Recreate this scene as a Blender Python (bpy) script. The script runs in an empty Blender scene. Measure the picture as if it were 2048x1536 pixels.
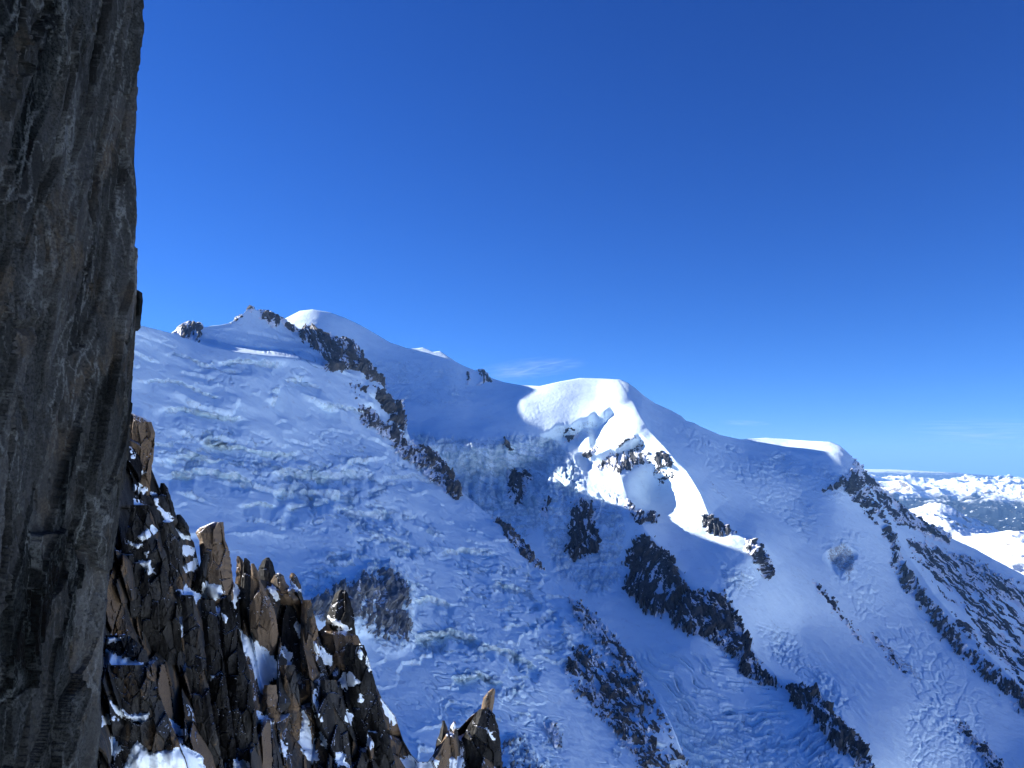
import bpy, math, random
import numpy as np
from mathutils import Vector
from mathutils.bvhtree import BVHTree

# ------------------------------------------------------------------ camera, sky, sun, exposure
S = bpy.context.scene
COL = S.collection
F_PX = 1480.0                    # focal length in photo pixels (26 mm equivalent)
PITCH = math.radians(5.48)
cam_d = bpy.data.cameras.new('camera')
cam_d.lens = 36.0 * F_PX / 2048.0
cam_d.sensor_width = 36.0
cam_d.clip_start = 0.5
cam_d.clip_end = 400000.0
cam = bpy.data.objects.new('camera', cam_d)
COL.objects.link(cam)
cam.rotation_euler = (math.pi / 2 + PITCH, 0, 0)
S.camera = cam

SUN_AZ = math.radians(66.0)      # to the left of the view direction (+Y)
SUN_EL = math.radians(21.0)
SUN_DIR = Vector((-math.sin(SUN_AZ) * math.cos(SUN_EL), math.cos(SUN_AZ) * math.cos(SUN_EL), math.sin(SUN_EL)))
W = bpy.data.worlds.new('World')
S.world = W
W.use_nodes = True
wn = W.node_tree
wn.nodes.clear()
w_out = wn.nodes.new('ShaderNodeOutputWorld')
w_bg = wn.nodes.new('ShaderNodeBackground')
w_sky = wn.nodes.new('ShaderNodeTexSky')
w_sky.sky_type = 'NISHITA'
w_sky.sun_disc = False
w_sky.sun_elevation = SUN_EL
w_sky.sun_rotation = -SUN_AZ
w_sky.altitude = 3800.0
w_sky.air_density = 1.0
w_sky.dust_density = 0.3
w_sky.ozone_density = 2.5
w_bg.inputs['Strength'].default_value = 0.12
w_sep = wn.nodes.new('ShaderNodeSeparateColor')  # high-altitude sky: deeper and bluer, the same rule in every direction
w_cmb = wn.nodes.new('ShaderNodeCombineColor')
wn.links.new(w_sky.outputs[0], w_sep.inputs[0])
for ch, (gam, gain) in enumerate(((1.42, 0.054), (1.16, 0.147), (0.96, 0.390))):
    w_pow = wn.nodes.new('ShaderNodeMath')
    w_pow.operation = 'POWER'
    w_pow.inputs[1].default_value = gam
    w_mul = wn.nodes.new('ShaderNodeMath')
    w_mul.operation = 'MULTIPLY'
    w_mul.inputs[1].default_value = gain
    wn.links.new(w_sep.outputs[ch], w_pow.inputs[0])
    wn.links.new(w_pow.outputs[0], w_mul.inputs[0])
    wn.links.new(w_mul.outputs[0], w_cmb.inputs[ch])
wn.links.new(w_cmb.outputs[0], w_bg.inputs['Color'])
wn.links.new(w_bg.outputs[0], w_out.inputs['Surface'])

sun_d = bpy.data.lights.new('sun', 'SUN')
sun_d.energy = 4.2
sun_d.angle = math.radians(0.5)
sun_d.color = (1.0, 0.965, 0.90)
sun = bpy.data.objects.new('sun', sun_d)
COL.objects.link(sun)
sun.rotation_euler = (-SUN_DIR).to_track_quat('-Z', 'Y').to_euler()

S.view_settings.view_transform = 'Standard'
S.view_settings.look = 'None'
S.view_settings.gamma = 1.0
S.view_settings.exposure = 1.95
S.render.engine = 'CYCLES'
S.cycles.use_denoising = True
S.cycles.max_bounces = 8
S.cycles.diffuse_bounces = 5

# ------------------------------------------------------------------ maths helpers
f32 = np.float32
rng = np.random.RandomState(7)
PERM = rng.permutation(256).astype(np.int32)
PERM = np.concatenate([PERM, PERM, PERM])
GR = rng.normal(size=(256, 3)).astype(f32)
GR /= np.linalg.norm(GR, axis=1, keepdims=True)
RND = rng.rand(256).astype(f32)


def perlin(x, y, z=None, seed=0):
    """gradient noise in about -1..1"""
    x = np.asarray(x, f32)
    y = np.asarray(y, f32)
    z = np.zeros_like(x) if z is None else np.asarray(z, f32)
    shp = x.shape
    x = x.ravel() + f32(seed * 17.13)
    y = y.ravel() - f32(seed * 9.71)
    z = z.ravel() + f32(seed * 5.37)
    xi = np.floor(x); yi = np.floor(y); zi = np.floor(z)
    fx = x - xi; fy = y - yi; fz = z - zi
    xi = xi.astype(np.int32) & 255; yi = yi.astype(np.int32) & 255; zi = zi.astype(np.int32) & 255
    u = fx * fx * fx * (fx * (fx * 6 - 15) + 10)
    v = fy * fy * fy * (fy * (fy * 6 - 15) + 10)
    w = fz * fz * fz * (fz * (fz * 6 - 15) + 10)
    px0 = PERM[xi]; px1 = PERM[xi + 1]

    def corner(px, dy, dz):
        h = PERM[PERM[px + yi + dy] + zi + dz]
        return h

    def dot(h, ax, ay, az):
        g = GR[h]
        return g[:, 0] * ax + g[:, 1] * ay + g[:, 2] * az
    res = None
    layers = []
    for dz in (0, 1):
        rows = []
        for dy in (0, 1):
            a = dot(corner(px0, dy, dz), fx, fy - dy, fz - dz)
            b = dot(corner(px1, dy, dz), fx - 1, fy - dy, fz - dz)
            rows.append(a + u * (b - a))
        layers.append(rows[0] + v * (rows[1] - rows[0]))
    res = layers[0] + w * (layers[1] - layers[0])
    return (res * 1.6).reshape(shp)


def fbm(x, y, z=None, octv=4, seed=0, gain=0.5, lac=2.03):
    s = 0.0; a = 1.0; t = 0.0; f = 1.0
    for i in range(octv):
        s = s + a * perlin(x * f, y * f, None if z is None else z * f, seed + i * 3)
        t += a; a *= gain; f *= lac
    return s / t


def ridged(x, y, z=None, octv=4, seed=0, gain=0.5, lac=2.05):
    s = 0.0; a = 1.0; t = 0.0; f = 1.0
    for i in range(octv):
        n = 1 - np.abs(perlin(x * f, y * f, None if z is None else z * f, seed + i * 3))
        s = s + a * n * n
        t += a; a *= gain; f *= lac
    return s / t


def worley(x, y, seed=0, jitter=0.9):
    """nearest-cell noise (2D): F1, F2, hash of the cell, offset from the cell's centre"""
    x = np.asarray(x, f32); y = np.asarray(y, f32)
    shp = x.shape
    x = x.ravel(); y = y.ravel()
    xi = np.floor(x).astype(np.int32); yi = np.floor(y).astype(np.int32)
    f1 = np.full(x.shape, 9.0, f32); f2 = np.full(x.shape, 9.0, f32); idv = np.zeros(x.shape, np.int32)
    ox = np.zeros(x.shape, f32); oy = np.zeros(x.shape, f32); uid = np.zeros(x.shape, np.int32)
    for dx in (-1, 0, 1):
        for dy in (-1, 0, 1):
            cx = xi + dx; cy = yi + dy
            h = PERM[PERM[(cx + seed * 31) & 255] + (cy & 255)]
            ex = x - (cx + 0.5 + (RND[h] - 0.5) * jitter)
            ey = y - (cy + 0.5 + (RND[PERM[h + 37]] - 0.5) * jitter)
            d = np.hypot(ex, ey)
            c = d < f1
            f2 = np.where(c, f1, np.minimum(f2, d))
            idv = np.where(c, h, idv)
            uid = np.where(c, ((cx & 4095) << 12) + (cy & 4095), uid)
            ox = np.where(c, ex, ox); oy = np.where(c, ey, oy)
            f1 = np.where(c, d, f1)
    return f1.reshape(shp), f2.reshape(shp), idv.reshape(shp), ox.reshape(shp), oy.reshape(shp), uid.reshape(shp)


def facets(u, v, seed=0, tilt=1.2, jitter=0.95, ids=False):
    """broken-rock relief: every cell is a plane of its own height and tilt (about -1..1)"""
    f1, f2, h, ox, oy, uid = worley(u, v, seed, jitter)
    z = RND[PERM[h + 91]] - 0.5 + tilt * ((RND[PERM[h + 11]] - 0.5) * ox + (RND[PERM[h + 53]] - 0.5) * oy)
    if ids:
        return 2 * z, f2 - f1, h, uid
    return 2 * z, f2 - f1, h


def sstep(a, b, x):
    t = np.clip((x - a) / (b - a), 0, 1)
    return t * t * (3 - 2 * t)


def ray(px, py):
    """unit-range direction (horizontal length 1) through a photo pixel"""
    px = np.asarray(px, float); py = np.asarray(py, float)
    a = (px - 1024.0) / F_PX
    b = (768.0 - py) / F_PX
    cp, sp = math.cos(PITCH), math.sin(PITCH)
    x = a
    y = cp - b * sp
    z = sp + b * cp
    h = np.hypot(x, y)
    return np.stack([x / h, y / h, z / h], -1)


def at(px, py, r):
    return ray(px, py) * np.asarray(r, float)[..., None]


def seg_dist(px, py, poly):
    """distance to a polyline, signed side (positive = right of travel in image coordinates) and position along it"""
    px = np.asarray(px, f32); py = np.asarray(py, f32)
    best = np.full(px.shape, 1e9, f32); side = np.zeros(px.shape, f32); along = np.zeros(px.shape, f32)
    n = len(poly) - 1
    for i in range(n):
        x0, y0 = poly[i][:2]; x1, y1 = poly[i + 1][:2]
        dx, dy = x1 - x0, y1 - y0
        L2 = dx * dx + dy * dy + 1e-9
        t = np.clip(((px - x0) * dx + (py - y0) * dy) / L2, 0, 1)
        ex = px - (x0 + t * dx); ey = py - (y0 + t * dy)
        d = np.hypot(ex, ey)
        c = d < best
        best = np.where(c, d, best)
        side = np.where(c, np.sign(dx * (py - y0) - dy * (px - x0)), side)
        along = np.where(c, (i + t) / n, along)
    return best, side, along


def in_poly(px, py, poly):
    px = np.asarray(px, f32); py = np.asarray(py, f32)
    r = np.zeros(px.shape, bool)
    n = len(poly)
    for i in range(n):
        x0, y0 = poly[i][:2]; x1, y1 = poly[(i + 1) % n][:2]
        if y0 == y1:
            continue
        c = ((y0 > py) != (y1 > py)) & (px < (x1 - x0) * (py - y0) / (y1 - y0) + x0)
        r ^= c
    return r


def inside(px, py, poly):
    """signed distance, positive inside a closed polygon"""
    d, _, _ = seg_dist(px, py, list(poly) + [poly[0]])
    return np.where(in_poly(px, py, poly), d, -d)


class TPS:
    def __init__(self, pts, smooth=0.0):
        p = np.array(pts, float)
        self.c = p[:, :2] / 500.0
        v = p[:, 2]
        n = len(p)
        K = self.k(self.c, self.c) + np.eye(n) * smooth
        A = np.zeros((n + 3, n + 3))
        A[:n, :n] = K
        A[:n, n] = 1; A[:n, n + 1:] = self.c
        A[n, :n] = 1; A[n + 1:, :n] = self.c.T
        self.w = np.linalg.solve(A, np.concatenate([v, [0, 0, 0]]))

    @staticmethod
    def k(a, b):
        d2 = ((a[:, None, :] - b[None, :, :]) ** 2).sum(-1)
        return 0.5 * d2 * np.log(d2 + 1e-12)

    def __call__(self, x, y):
        shp = np.shape(x)
        q = np.stack([np.ravel(x), np.ravel(y)], -1) / 500.0
        n = len(self.c)
        out = np.empty(len(q))
        for i in range(0, len(q), 20000):
            s = q[i:i + 20000]
            out[i:i + 20000] = self.k(s, self.c) @ self.w[:n] + self.w[n] + s @ self.w[n + 1:]
        return out.reshape(shp)


def grid_normals(P):
    du = np.gradient(P, axis=1)
    dv = np.gradient(P, axis=0)
    n = np.cross(du, dv)
    n /= np.linalg.norm(n, axis=-1, keepdims=True) + 1e-9
    return n


# ------------------------------------------------------------------ mesh and object helpers
def mesh_from(name, verts, quads, smooth=True, tris=None):
    v = np.ascontiguousarray(verts.reshape(-1, 3), f32)
    q = np.ascontiguousarray(quads.reshape(-1, 4), np.int32)
    me = bpy.data.meshes.new(name)
    me.vertices.add(len(v))
    me.vertices.foreach_set('co', v.ravel())
    nt = 0 if tris is None else len(tris)
    me.loops.add(q.size + 3 * nt)
    li = q.ravel() if nt == 0 else np.concatenate([q.ravel(), np.asarray(tris, np.int32).ravel()])
    me.loops.foreach_set('vertex_index', li)
    me.polygons.add(len(q) + nt)
    ls = np.arange(0, q.size, 4, dtype=np.int32)
    if nt:
        ls = np.concatenate([ls, q.size + np.arange(0, 3 * nt, 3, dtype=np.int32)])
    me.polygons.foreach_set('loop_start', ls)
    me.polygons.foreach_set('use_smooth', np.full(len(q) + nt, smooth, bool))
    me.update(calc_edges=True)
    return me


def grid_quads(nr, nc, wrap=False):
    i = np.arange(nr * nc).reshape(nr, nc)
    if wrap:
        j = np.roll(i, -1, axis=1)
        return np.stack([i[:-1], i[1:], j[1:], j[:-1]], -1).reshape(-1, 4)
    return np.stack([i[:-1, :-1], i[1:, :-1], i[1:, 1:], i[:-1, 1:]], -1).reshape(-1, 4)


def put(name, me, mat, parent=None, label=None, cat=None, group=None, kind=None):
    o = bpy.data.objects.new(name, me)
    COL.objects.link(o)
    if mat is not None and me is not None:
        me.materials.append(mat)
    if parent is not None:
        o.parent = parent
    if label: o['label'] = label
    if cat: o['category'] = cat
    if group: o['group'] = group
    if kind: o['kind'] = kind
    return o


def attr(me, name, val):
    a = me.attributes.new(name, 'FLOAT', 'POINT')
    a.data.foreach_set('value', np.ascontiguousarray(val, f32).ravel())


# ------------------------------------------------------------------ materials
class NT:
    def __init__(self, name):
        self.m = bpy.data.materials.new(name)
        self.m.use_nodes = True
        self.t = self.m.node_tree
        self.t.nodes.clear()
        self.out = self.n('ShaderNodeOutputMaterial')

    def n(self, t, **kw):
        x = self.t.nodes.new(t)
        for k, v in kw.items():
            setattr(x, k, v)
        return x

    def l(self, a, b):
        self.t.links.new(a, b)

    def val(self, sock, v):
        if hasattr(v, 'is_output') or isinstance(v, bpy.types.NodeSocket):
            self.l(v, sock)
        else:
            sock.default_value = v

    def noise(self, vec, scale, detail=4, rough=0.5, dist=0.0):
        x = self.n('ShaderNodeTexNoise')
        x.inputs['Scale'].default_value = scale
        x.inputs['Detail'].default_value = detail
        x.inputs['Roughness'].default_value = rough
        x.inputs['Distortion'].default_value = dist
        if vec is not None: self.l(vec, x.inputs['Vector'])
        return x.outputs['Fac']

    def mapping(self, vec, scale=(1, 1, 1), rot=(0, 0, 0)):
        x = self.n('ShaderNodeMapping')
        x.inputs['Scale'].default_value = scale
        x.inputs['Rotation'].default_value = rot
        self.l(vec, x.inputs['Vector'])
        return x.outputs[0]

    def math(self, op, a, b=0.0, c=0.0, clamp=False):
        x = self.n('ShaderNodeMath', operation=op, use_clamp=clamp)
        self.val(x.inputs[0], a); self.val(x.inputs[1], b); self.val(x.inputs[2], c)
        return x.outputs[0]

    def ramp(self, fac, lo, hi, a=0.0, b=1.0):
        x = self.n('ShaderNodeMapRange', interpolation_type='SMOOTHSTEP')
        self.l(fac, x.inputs['Value'])
        x.inputs['From Min'].default_value = lo
        x.inputs['From Max'].default_value = hi
        x.inputs['To Min'].default_value = a
        x.inputs['To Max'].default_value = b
        return x.outputs[0]

    def mix(self, fac, a, b):
        x = self.n('ShaderNodeMix', data_type='RGBA')
        self.val(x.inputs['Factor'], fac)
        for s, v in ((x.inputs['A'], a), (x.inputs['B'], b)):
            if isinstance(v, tuple): s.default_value = v + (1,) if len(v) == 3 else v
            else: self.l(v, s)
        return x.outputs['Result']

    def attr(self, name):
        x = self.n('ShaderNodeAttribute', attribute_name=name)
        return x.outputs['Fac']

    def pos(self):
        return self.n('ShaderNodeNewGeometry').outputs['Position']

    def nz(self):
        g = self.n('ShaderNodeNewGeometry')
        s = self.n('ShaderNodeSeparateXYZ')
        self.l(g.outputs['Normal'], s.inputs[0])
        return s.outputs['Z']

    def bump(self, height, strength, dist, normal=None):
        x = self.n('ShaderNodeBump')
        x.inputs['Strength'].default_value = strength
        x.inputs['Distance'].default_value = dist
        self.l(height, x.inputs['Height'])
        if normal is not None: self.l(normal, x.inputs['Normal'])
        return x.outputs[0]

    def bsdf(self, col, rough, normal=None, spec=0.3):
        b = self.n('ShaderNodeBsdfPrincipled')
        self.val(b.inputs['Base Color'], col + (1,) if isinstance(col, tuple) else col)
        self.val(b.inputs['Roughness'], rough)
        b.inputs['Specular IOR Level'].default_value = spec
        if normal is not None: self.l(normal, b.inputs['Normal'])
        self.l(b.outputs[0], self.out.inputs['Surface'])
        return b


def mat_massif(name):
    """snow, glacier ice and frosted rock; the 'ice' and 'rock' attributes say how much of each the slope holds"""
    k = NT(name)
    p = k.pos()
    n1 = k.noise(p, 0.016, 6, 0.6)
    n2 = k.noise(p, 0.11, 6, 0.65)
    n3 = k.noise(p, 0.045, 5, 0.6, 0.8)
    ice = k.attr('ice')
    rock = k.attr('rock')
    im = k.ramp(k.math('ADD', k.math('MULTIPLY', ice, 1.25), k.math('MULTIPLY', k.math('SUBTRACT', n2, 0.5), 1.5)), 0.30, 0.75)
    old = k.math('MULTIPLY', k.ramp(n3, 0.57, 0.66), k.ramp(n1, 0.46, 0.56))      # patches of bare, older ice
    snow = k.mix(k.ramp(n1, 0.35, 0.7), (0.78, 0.92, 0.975), (0.73, 0.875, 0.94))
    icec = k.mix(k.ramp(n3, 0.38, 0.64), (0.44, 0.58, 0.64), (0.70, 0.80, 0.84))
    icec = k.mix(k.ramp(n2, 0.52, 0.66, 0.0, 0.7), icec, (0.42, 0.47, 0.47))
    icec = k.mix(k.ramp(ice, 0.70, 0.85), icec, (0.24, 0.40, 0.50))      # blue ice, darkened further to paint in the shade of crevasses
    col = k.mix(im, k.mix(k.math('MULTIPLY', old, 0.55), snow, (0.60, 0.69, 0.73)), icec)
    fr = k.math('ADD', k.math('MULTIPLY', rock, 1.25), k.math('MULTIPLY', k.math('SUBTRACT', n2, 0.5), 1.5))
    fr = k.math('ADD', fr, k.math('MULTIPLY', k.math('SUBTRACT', n3, 0.5), 0.8))
    rockc = k.mix(k.ramp(n2, 0.38, 0.62), (0.13, 0.13, 0.135), (0.34, 0.35, 0.365))
    col = k.mix(k.ramp(fr, 0.42, 0.85), col, rockc)
    h = k.math('ADD', k.noise(p, 0.05, 9, 0.66), k.math('MULTIPLY', n2, 0.25))
    nrm = k.bump(h, 0.5, 6.0)
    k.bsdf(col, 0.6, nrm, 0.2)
    return k.m


MAT_MASSIF = mat_massif('snow_and_ice')

# ------------------------------------------------------------------ the massif: two mountain bodies with real distances
# (photo x, photo y, horizontal distance in metres)
A_CREST = [(-320, 610), (-100, 622), (120, 640), (285, 652), (345, 667), (362, 652), (380, 644), (402, 648), (408, 655), (425, 652), (440, 651), (455, 648), (470, 640), (486, 628),
           (497, 618), (503, 615), (516, 621), (530, 624), (548, 630), (566, 640), (590, 655), (604, 658), (640, 667), (680, 682), (700, 690), (716, 712), (740, 742),
           (765, 772), (790, 805), (808, 830), (812, 858), (830, 895), (870, 932), (905, 965), (932, 990), (985, 1035), (1040, 1085), (1085, 1137),
           (1140, 1185), (1200, 1235), (1245, 1290), (1290, 1350), (1325, 1410), (1350, 1470), (1385, 1560), (1400, 1620)]
A_PTS = [(-320, 610, 2000), (-320, 900, 1600), (-320, 1250, 1150), (-320, 1600, 850), (120, 640, 2150), (285, 652, 2250), (410, 690, 2400), (560, 713, 2500), (380, 645, 2550), (500, 612, 2700), (560, 640, 2800),
         (600, 655, 2950), (690, 690, 2950), (760, 755, 2850), (805, 830, 2750), (830, 900, 2600), (930, 990, 2450), (1000, 1050, 2300),
         (1085, 1137, 2100), (1200, 1240, 1850), (1290, 1350, 1650), (1340, 1430, 1520), (1390, 1560, 1400),
         (120, 800, 1880), (270, 800, 1930), (400, 800, 2080), (550, 800, 2250), (700, 850, 2450),
         (120, 950, 1620), (300, 950, 1700), (450, 950, 1800), (600, 950, 1950), (750, 950, 2200),
         (120, 1100, 1400), (450, 1100, 1500), (600, 1100, 1600), (800, 1100, 1800), (950, 1130, 1950),
         (300, 1300, 1200), (600, 1250, 1330), (720, 1170, 1500), (720, 1290, 1400), (850, 1300, 1430), (1000, 1300, 1530), (1150, 1300, 1680),
         (300, 1600, 960), (600, 1600, 1020), (900, 1600, 1080), (1100, 1600, 1160), (1250, 1600, 1290), (1000, 1450, 1300), (1200, 1450, 1450)]
C_CREST = [(380, 662), (430, 656), (462, 650), (485, 634), (503, 622), (530, 629), (550, 635), (565, 640), (600, 622), (625, 619), (660, 625), (690, 636), (720, 650), (750, 667), (780, 685), (815, 697), (832, 697), (845, 695),
           (858, 700), (866, 704), (880, 702), (893, 711), (912, 724), (930, 733), (965, 746), (985, 757), (1010, 765), (1040, 770), (1080, 772), (1120, 763),
           (1160, 756), (1200, 757), (1240, 759), (1256, 766), (1270, 776), (1290, 793), (1310, 807), (1340, 820), (1362, 832), (1372, 842), (1388, 846), (1400, 853), (1440, 870),
           (1480, 879), (1530, 876), (1580, 879), (1620, 882), (1660, 884), (1680, 892), (1695, 905), (1715, 926), (1740, 958), (1770, 985), (1800, 1010),
           (1830, 1035), (1870, 1055), (1900, 1075), (1950, 1097), (2000, 1125), (2048, 1150), (2120, 1190), (2180, 1225)]
C_PTS = [(380, 662, 6350), (500, 625, 6450), (450, 700, 5750), (560, 690, 5640), (605, 690, 5650), (640, 698, 5740), (450, 800, 5300), (600, 800, 5300), (565, 640, 6500), (625, 619, 6500), (720, 650, 6450), (830, 700, 6200), (893, 712, 6050), (985, 757, 5850), (1040, 770, 5700),
         (1100, 765, 5600), (1180, 757, 5650), (1240, 760, 5600), (1310, 808, 5450), (1370, 838, 5350), (1440, 870, 5400), (1500, 880, 5600),
         (1580, 879, 5700), (1660, 885, 5600), (1700, 908, 5450), (1740, 958, 5400), (1800, 1010, 5400), (1900, 1075, 5350), (2048, 1150, 5200), (2180, 1225, 5000),
         (700, 720, 5950), (800, 780, 5550), (900, 770, 5550), (980, 790, 5450),
         (850, 850, 4950), (950, 850, 4950), (1020, 840, 5000), (850, 880, 4550), (950, 885, 4550), (1020, 880, 4650),
         (880, 960, 4300), (1000, 960, 4350), (930, 1000, 4100), (1000, 1040, 3950),
         (1050, 1100, 3550), (900, 1050, 3700), (1100, 1160, 3250), (1200, 1240, 2950), (1250, 1300, 2750), (1350, 1330, 2650), (1400, 1420, 2400),
         (1350, 1500, 2200), (1500, 1500, 2250), (1450, 1600, 2020), (1600, 1600, 2080), (1200, 1600, 2000), (1000, 1300, 2800),
         (1045, 800, 5250), (1040, 835, 5020), (1080, 860, 4880), (1120, 800, 5250), (1160, 800, 5280), (1110, 848, 4920), (1180, 829, 5000), (1235, 802, 5080), (1200, 790, 5380),
         (1130, 887, 4760), (1160, 882, 4780), (1200, 852, 4860), (1240, 815, 5000), (1272, 822, 4960), (1275, 865, 4720), (1200, 925, 4480), (1235, 900, 4600),
         (1110, 925, 4520), (1170, 930, 4480), (1230, 945, 4330), (1170, 975, 4180), (1130, 955, 4250), (1230, 970, 4230),
         (1170, 1010, 3980), (1165, 1110, 3600), (1262, 955, 4340), (1295, 962, 4480), (1300, 1008, 4320), (1318, 985, 4430),
         (1345, 920, 4500), (1400, 1000, 4200), (1420, 1040, 4050), (1500, 1080, 3900), (1545, 1140, 3700),
         (1255, 1010, 4020), (1300, 1040, 3850), (1290, 1150, 3450), (1450, 1190, 3250), (1480, 1280, 3050), (1560, 1370, 2850), (1640, 1430, 2650), (1740, 1540, 2350),
         (1400, 900, 4850), (1500, 950, 4850), (1600, 1000, 4850), (1500, 1020, 4400), (1600, 1100, 4250), (1690, 965, 5000), (1600, 912, 5320), (1680, 922, 5260), (1540, 893, 5500),
         (1650, 1200, 3900), (1600, 1250, 3600), (1700, 1350, 3300), (1800, 1450, 3000), (1850, 1600, 2600),
         (1750, 1050, 4900), (1800, 1150, 4600), (1900, 1280, 4200), (2048, 1420, 3800), (1900, 1400, 3600), (2048, 1600, 3000), (2180, 1400, 4000), (1980, 1200, 4700), (1750, 1250, 4000)]
LIP = [(330, 660), (360, 670), (410, 689), (470, 703), (520, 709), (560, 713), (600, 718), (640, 730)]
A_T = TPS(A_PTS, 0.002)
C_T = TPS(C_PTS, 0.002)


def lip_jump(px, py):
    d, s, _ = seg_dist(px, py, LIP)
    j = sstep(-2.0, 14.0, -d * s)
    return 420.0 * j * sstep(720, 500, px) * sstep(300, 340, px)


def bump_line(px, py, poly, h, wl, wr, endfade=0.12):
    """a ridge h metres nearer along a polyline, with its own width on either side"""
    d, s, a = seg_dist(px, py, poly)
    w = np.where(s > 0, wr, wl)
    return h * np.exp(-d / w) * sstep(0, endfade, a + 0.02) * sstep(0, endfade, 1.02 - a)


def cliff_band(px, py, line, w, g, fade=60.0):
    """an ice cliff: for w pixels below the line the ground stops coming nearer (metres per pixel g)"""
    d, s, a = seg_dist(px, py, line)
    b = d * s
    e = sstep(0, 0.15, a) * sstep(1, 0.85, a)
    w2 = w * (0.75 + 0.35 * perlin(px / 22.0, py * 0 + w, None, 5))
    return g * np.clip(b, 0, w2) * (1 - sstep(w2, w2 + fade, b)) * e


A_WALLS = [([(425, 730), (470, 716), (520, 721), (590, 722)], 11), ([(315, 700), (380, 714), (440, 741), (495, 745)], 9), ([(262, 762), (345, 756), (400, 780), (455, 802)], 7),
           ([(300, 818), (380, 812), (440, 828), (505, 836)], 12), ([(400, 872), (470, 888), (540, 904), (625, 899)], 10), ([(320, 918), (390, 903), (455, 922)], 11),
           ([(300, 946), (410, 934), (480, 948), (510, 962)], 18), ([(525, 952), (580, 932), (650, 945), (705, 938), (765, 946)], 20), ([(545, 968), (600, 966), (640, 990)], 22),
           ([(560, 1014), (620, 1004), (665, 992)], 14), ([(755, 952), (830, 944), (890, 966)], 8), ([(630, 800), (700, 813), (750, 832)], 11), ([(660, 1010), (720, 1022), (790, 1018)], 12),
           ([(870, 1106), (930, 1094), (1000, 1102)], 10), ([(815, 1202), (860, 1188), (915, 1212)], 12), ([(820, 1268), (900, 1254), (970, 1278)], 16), ([(950, 1282), (1020, 1298), (1090, 1342)], 12),
           ([(560, 750), (610, 760), (650, 772)], 8), ([(700, 1080), (770, 1072), (840, 1092)], 9), ([(985, 1160), (1040, 1172), (1090, 1210)], 10), ([(470, 1010), (520, 1000), (560, 1012)], 8), ([(900, 1350), (960, 1340), (1010, 1368)], 11)]


def A_walls(px, py):
    """how far the ice walls set the slope back, and where their faces are bare ice"""
    add = np.zeros(np.shape(px)); face = np.zeros(np.shape(px))
    wob = 4.0 * perlin(px / 15.0, py / 30.0, None, 3) + 2.0 * perlin(px / 6.0, py / 9.0, None, 4)
    for i, (ln, w) in enumerate(A_WALLS):
        x0 = min(p[0] for p in ln) - 10; x1 = max(p[0] for p in ln) + 10
        y0 = min(p[1] for p in ln) - 20; y1 = max(p[1] for p in ln) + w + 60
        sel = (px > x0) & (px < x1) & (py > y0) & (py < y1)
        if not np.any(sel):
            continue
        qx, qy = px[sel], py[sel] + wob[sel]
        add[sel] += cliff_band(qx, qy, ln, w, 2.5, 34.0)
        d, s_, a = seg_dist(qx, qy, ln)
        b = d * s_
        face[sel] = np.maximum(face[sel], sstep(-1, 2, b) * sstep(w + 3, w - 1, b) * sstep(0.04, 0.2, a) * sstep(0.96, 0.8, a))
    return add, face


def A_range(px, py):
    px = np.asarray(px, float); py = np.asarray(py, float)
    return A_T(px, py) + lip_jump(px, py) + A_walls(px, py)[0]


def C_range(px, py):
    r = C_T(px, py)
    r = r - bump_line(px, py, [(1262, 800), (1300, 862), (1345, 915), (1372, 940), (1400, 985), (1418, 1030), (1470, 1066), (1500, 1080), (1545, 1140)], 230, 22, 56)
    r = r - bump_line(px, py, [(1232, 925), (1248, 975), (1264, 1020), (1292, 1085)], 90, 50, 30, 0.45)
    r = r - bump_line(px, py, [(1250, 1000), (1290, 1060), (1370, 1150), (1460, 1195), (1510, 1310), (1570, 1370), (1650, 1415), (1745, 1540)], 60, 18, 40)
    r = r - bump_line(px, py, [(1700, 915), (1745, 1000), (1790, 1070), (1870, 1195), (1990, 1325), (2100, 1430)], 70, 20, 40)
    wv = 5.0 * perlin(px / 16.0, py / 40.0, None, 7)
    r = r + cliff_band(px, py + wv, [(1070, 872), (1095, 862), (1112, 852), (1142, 848), (1180, 831), (1215, 816), (1242, 802)], 30, 5.5, 40)
    r = r + cliff_band(px, py + wv, [(1152, 896), (1180, 905), (1205, 902), (1232, 893), (1256, 880), (1280, 862)], 20, 5.0, 40)
    r = r + cliff_band(px, py + wv, [(1098, 930), (1135, 958), (1180, 984), (1235, 990)], 16, 4.5, 40)
    r = r + cliff_band(px, py + wv, [(1640, 1108), (1688, 1082), (1722, 1108)], 26, 4.0, 50)
    r = r + cliff_band(px, py + wv, [(1535, 912), (1580, 904), (1630, 918)], 10, 4.0, 40)
    r = r + cliff_band(px, py + 2 * wv, [(810, 878), (860, 886), (920, 890), (980, 893), (1030, 888), (1085, 884), (1120, 892)], 60, 3.6, 80)
    return r


def sheet(px, py, rfun):
    return at(px, py, rfun(px, py))


def crest_y(crest, xs):
    c = np.array(crest, float)
    return np.interp(xs, c[:, 0], c[:, 1])


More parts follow.
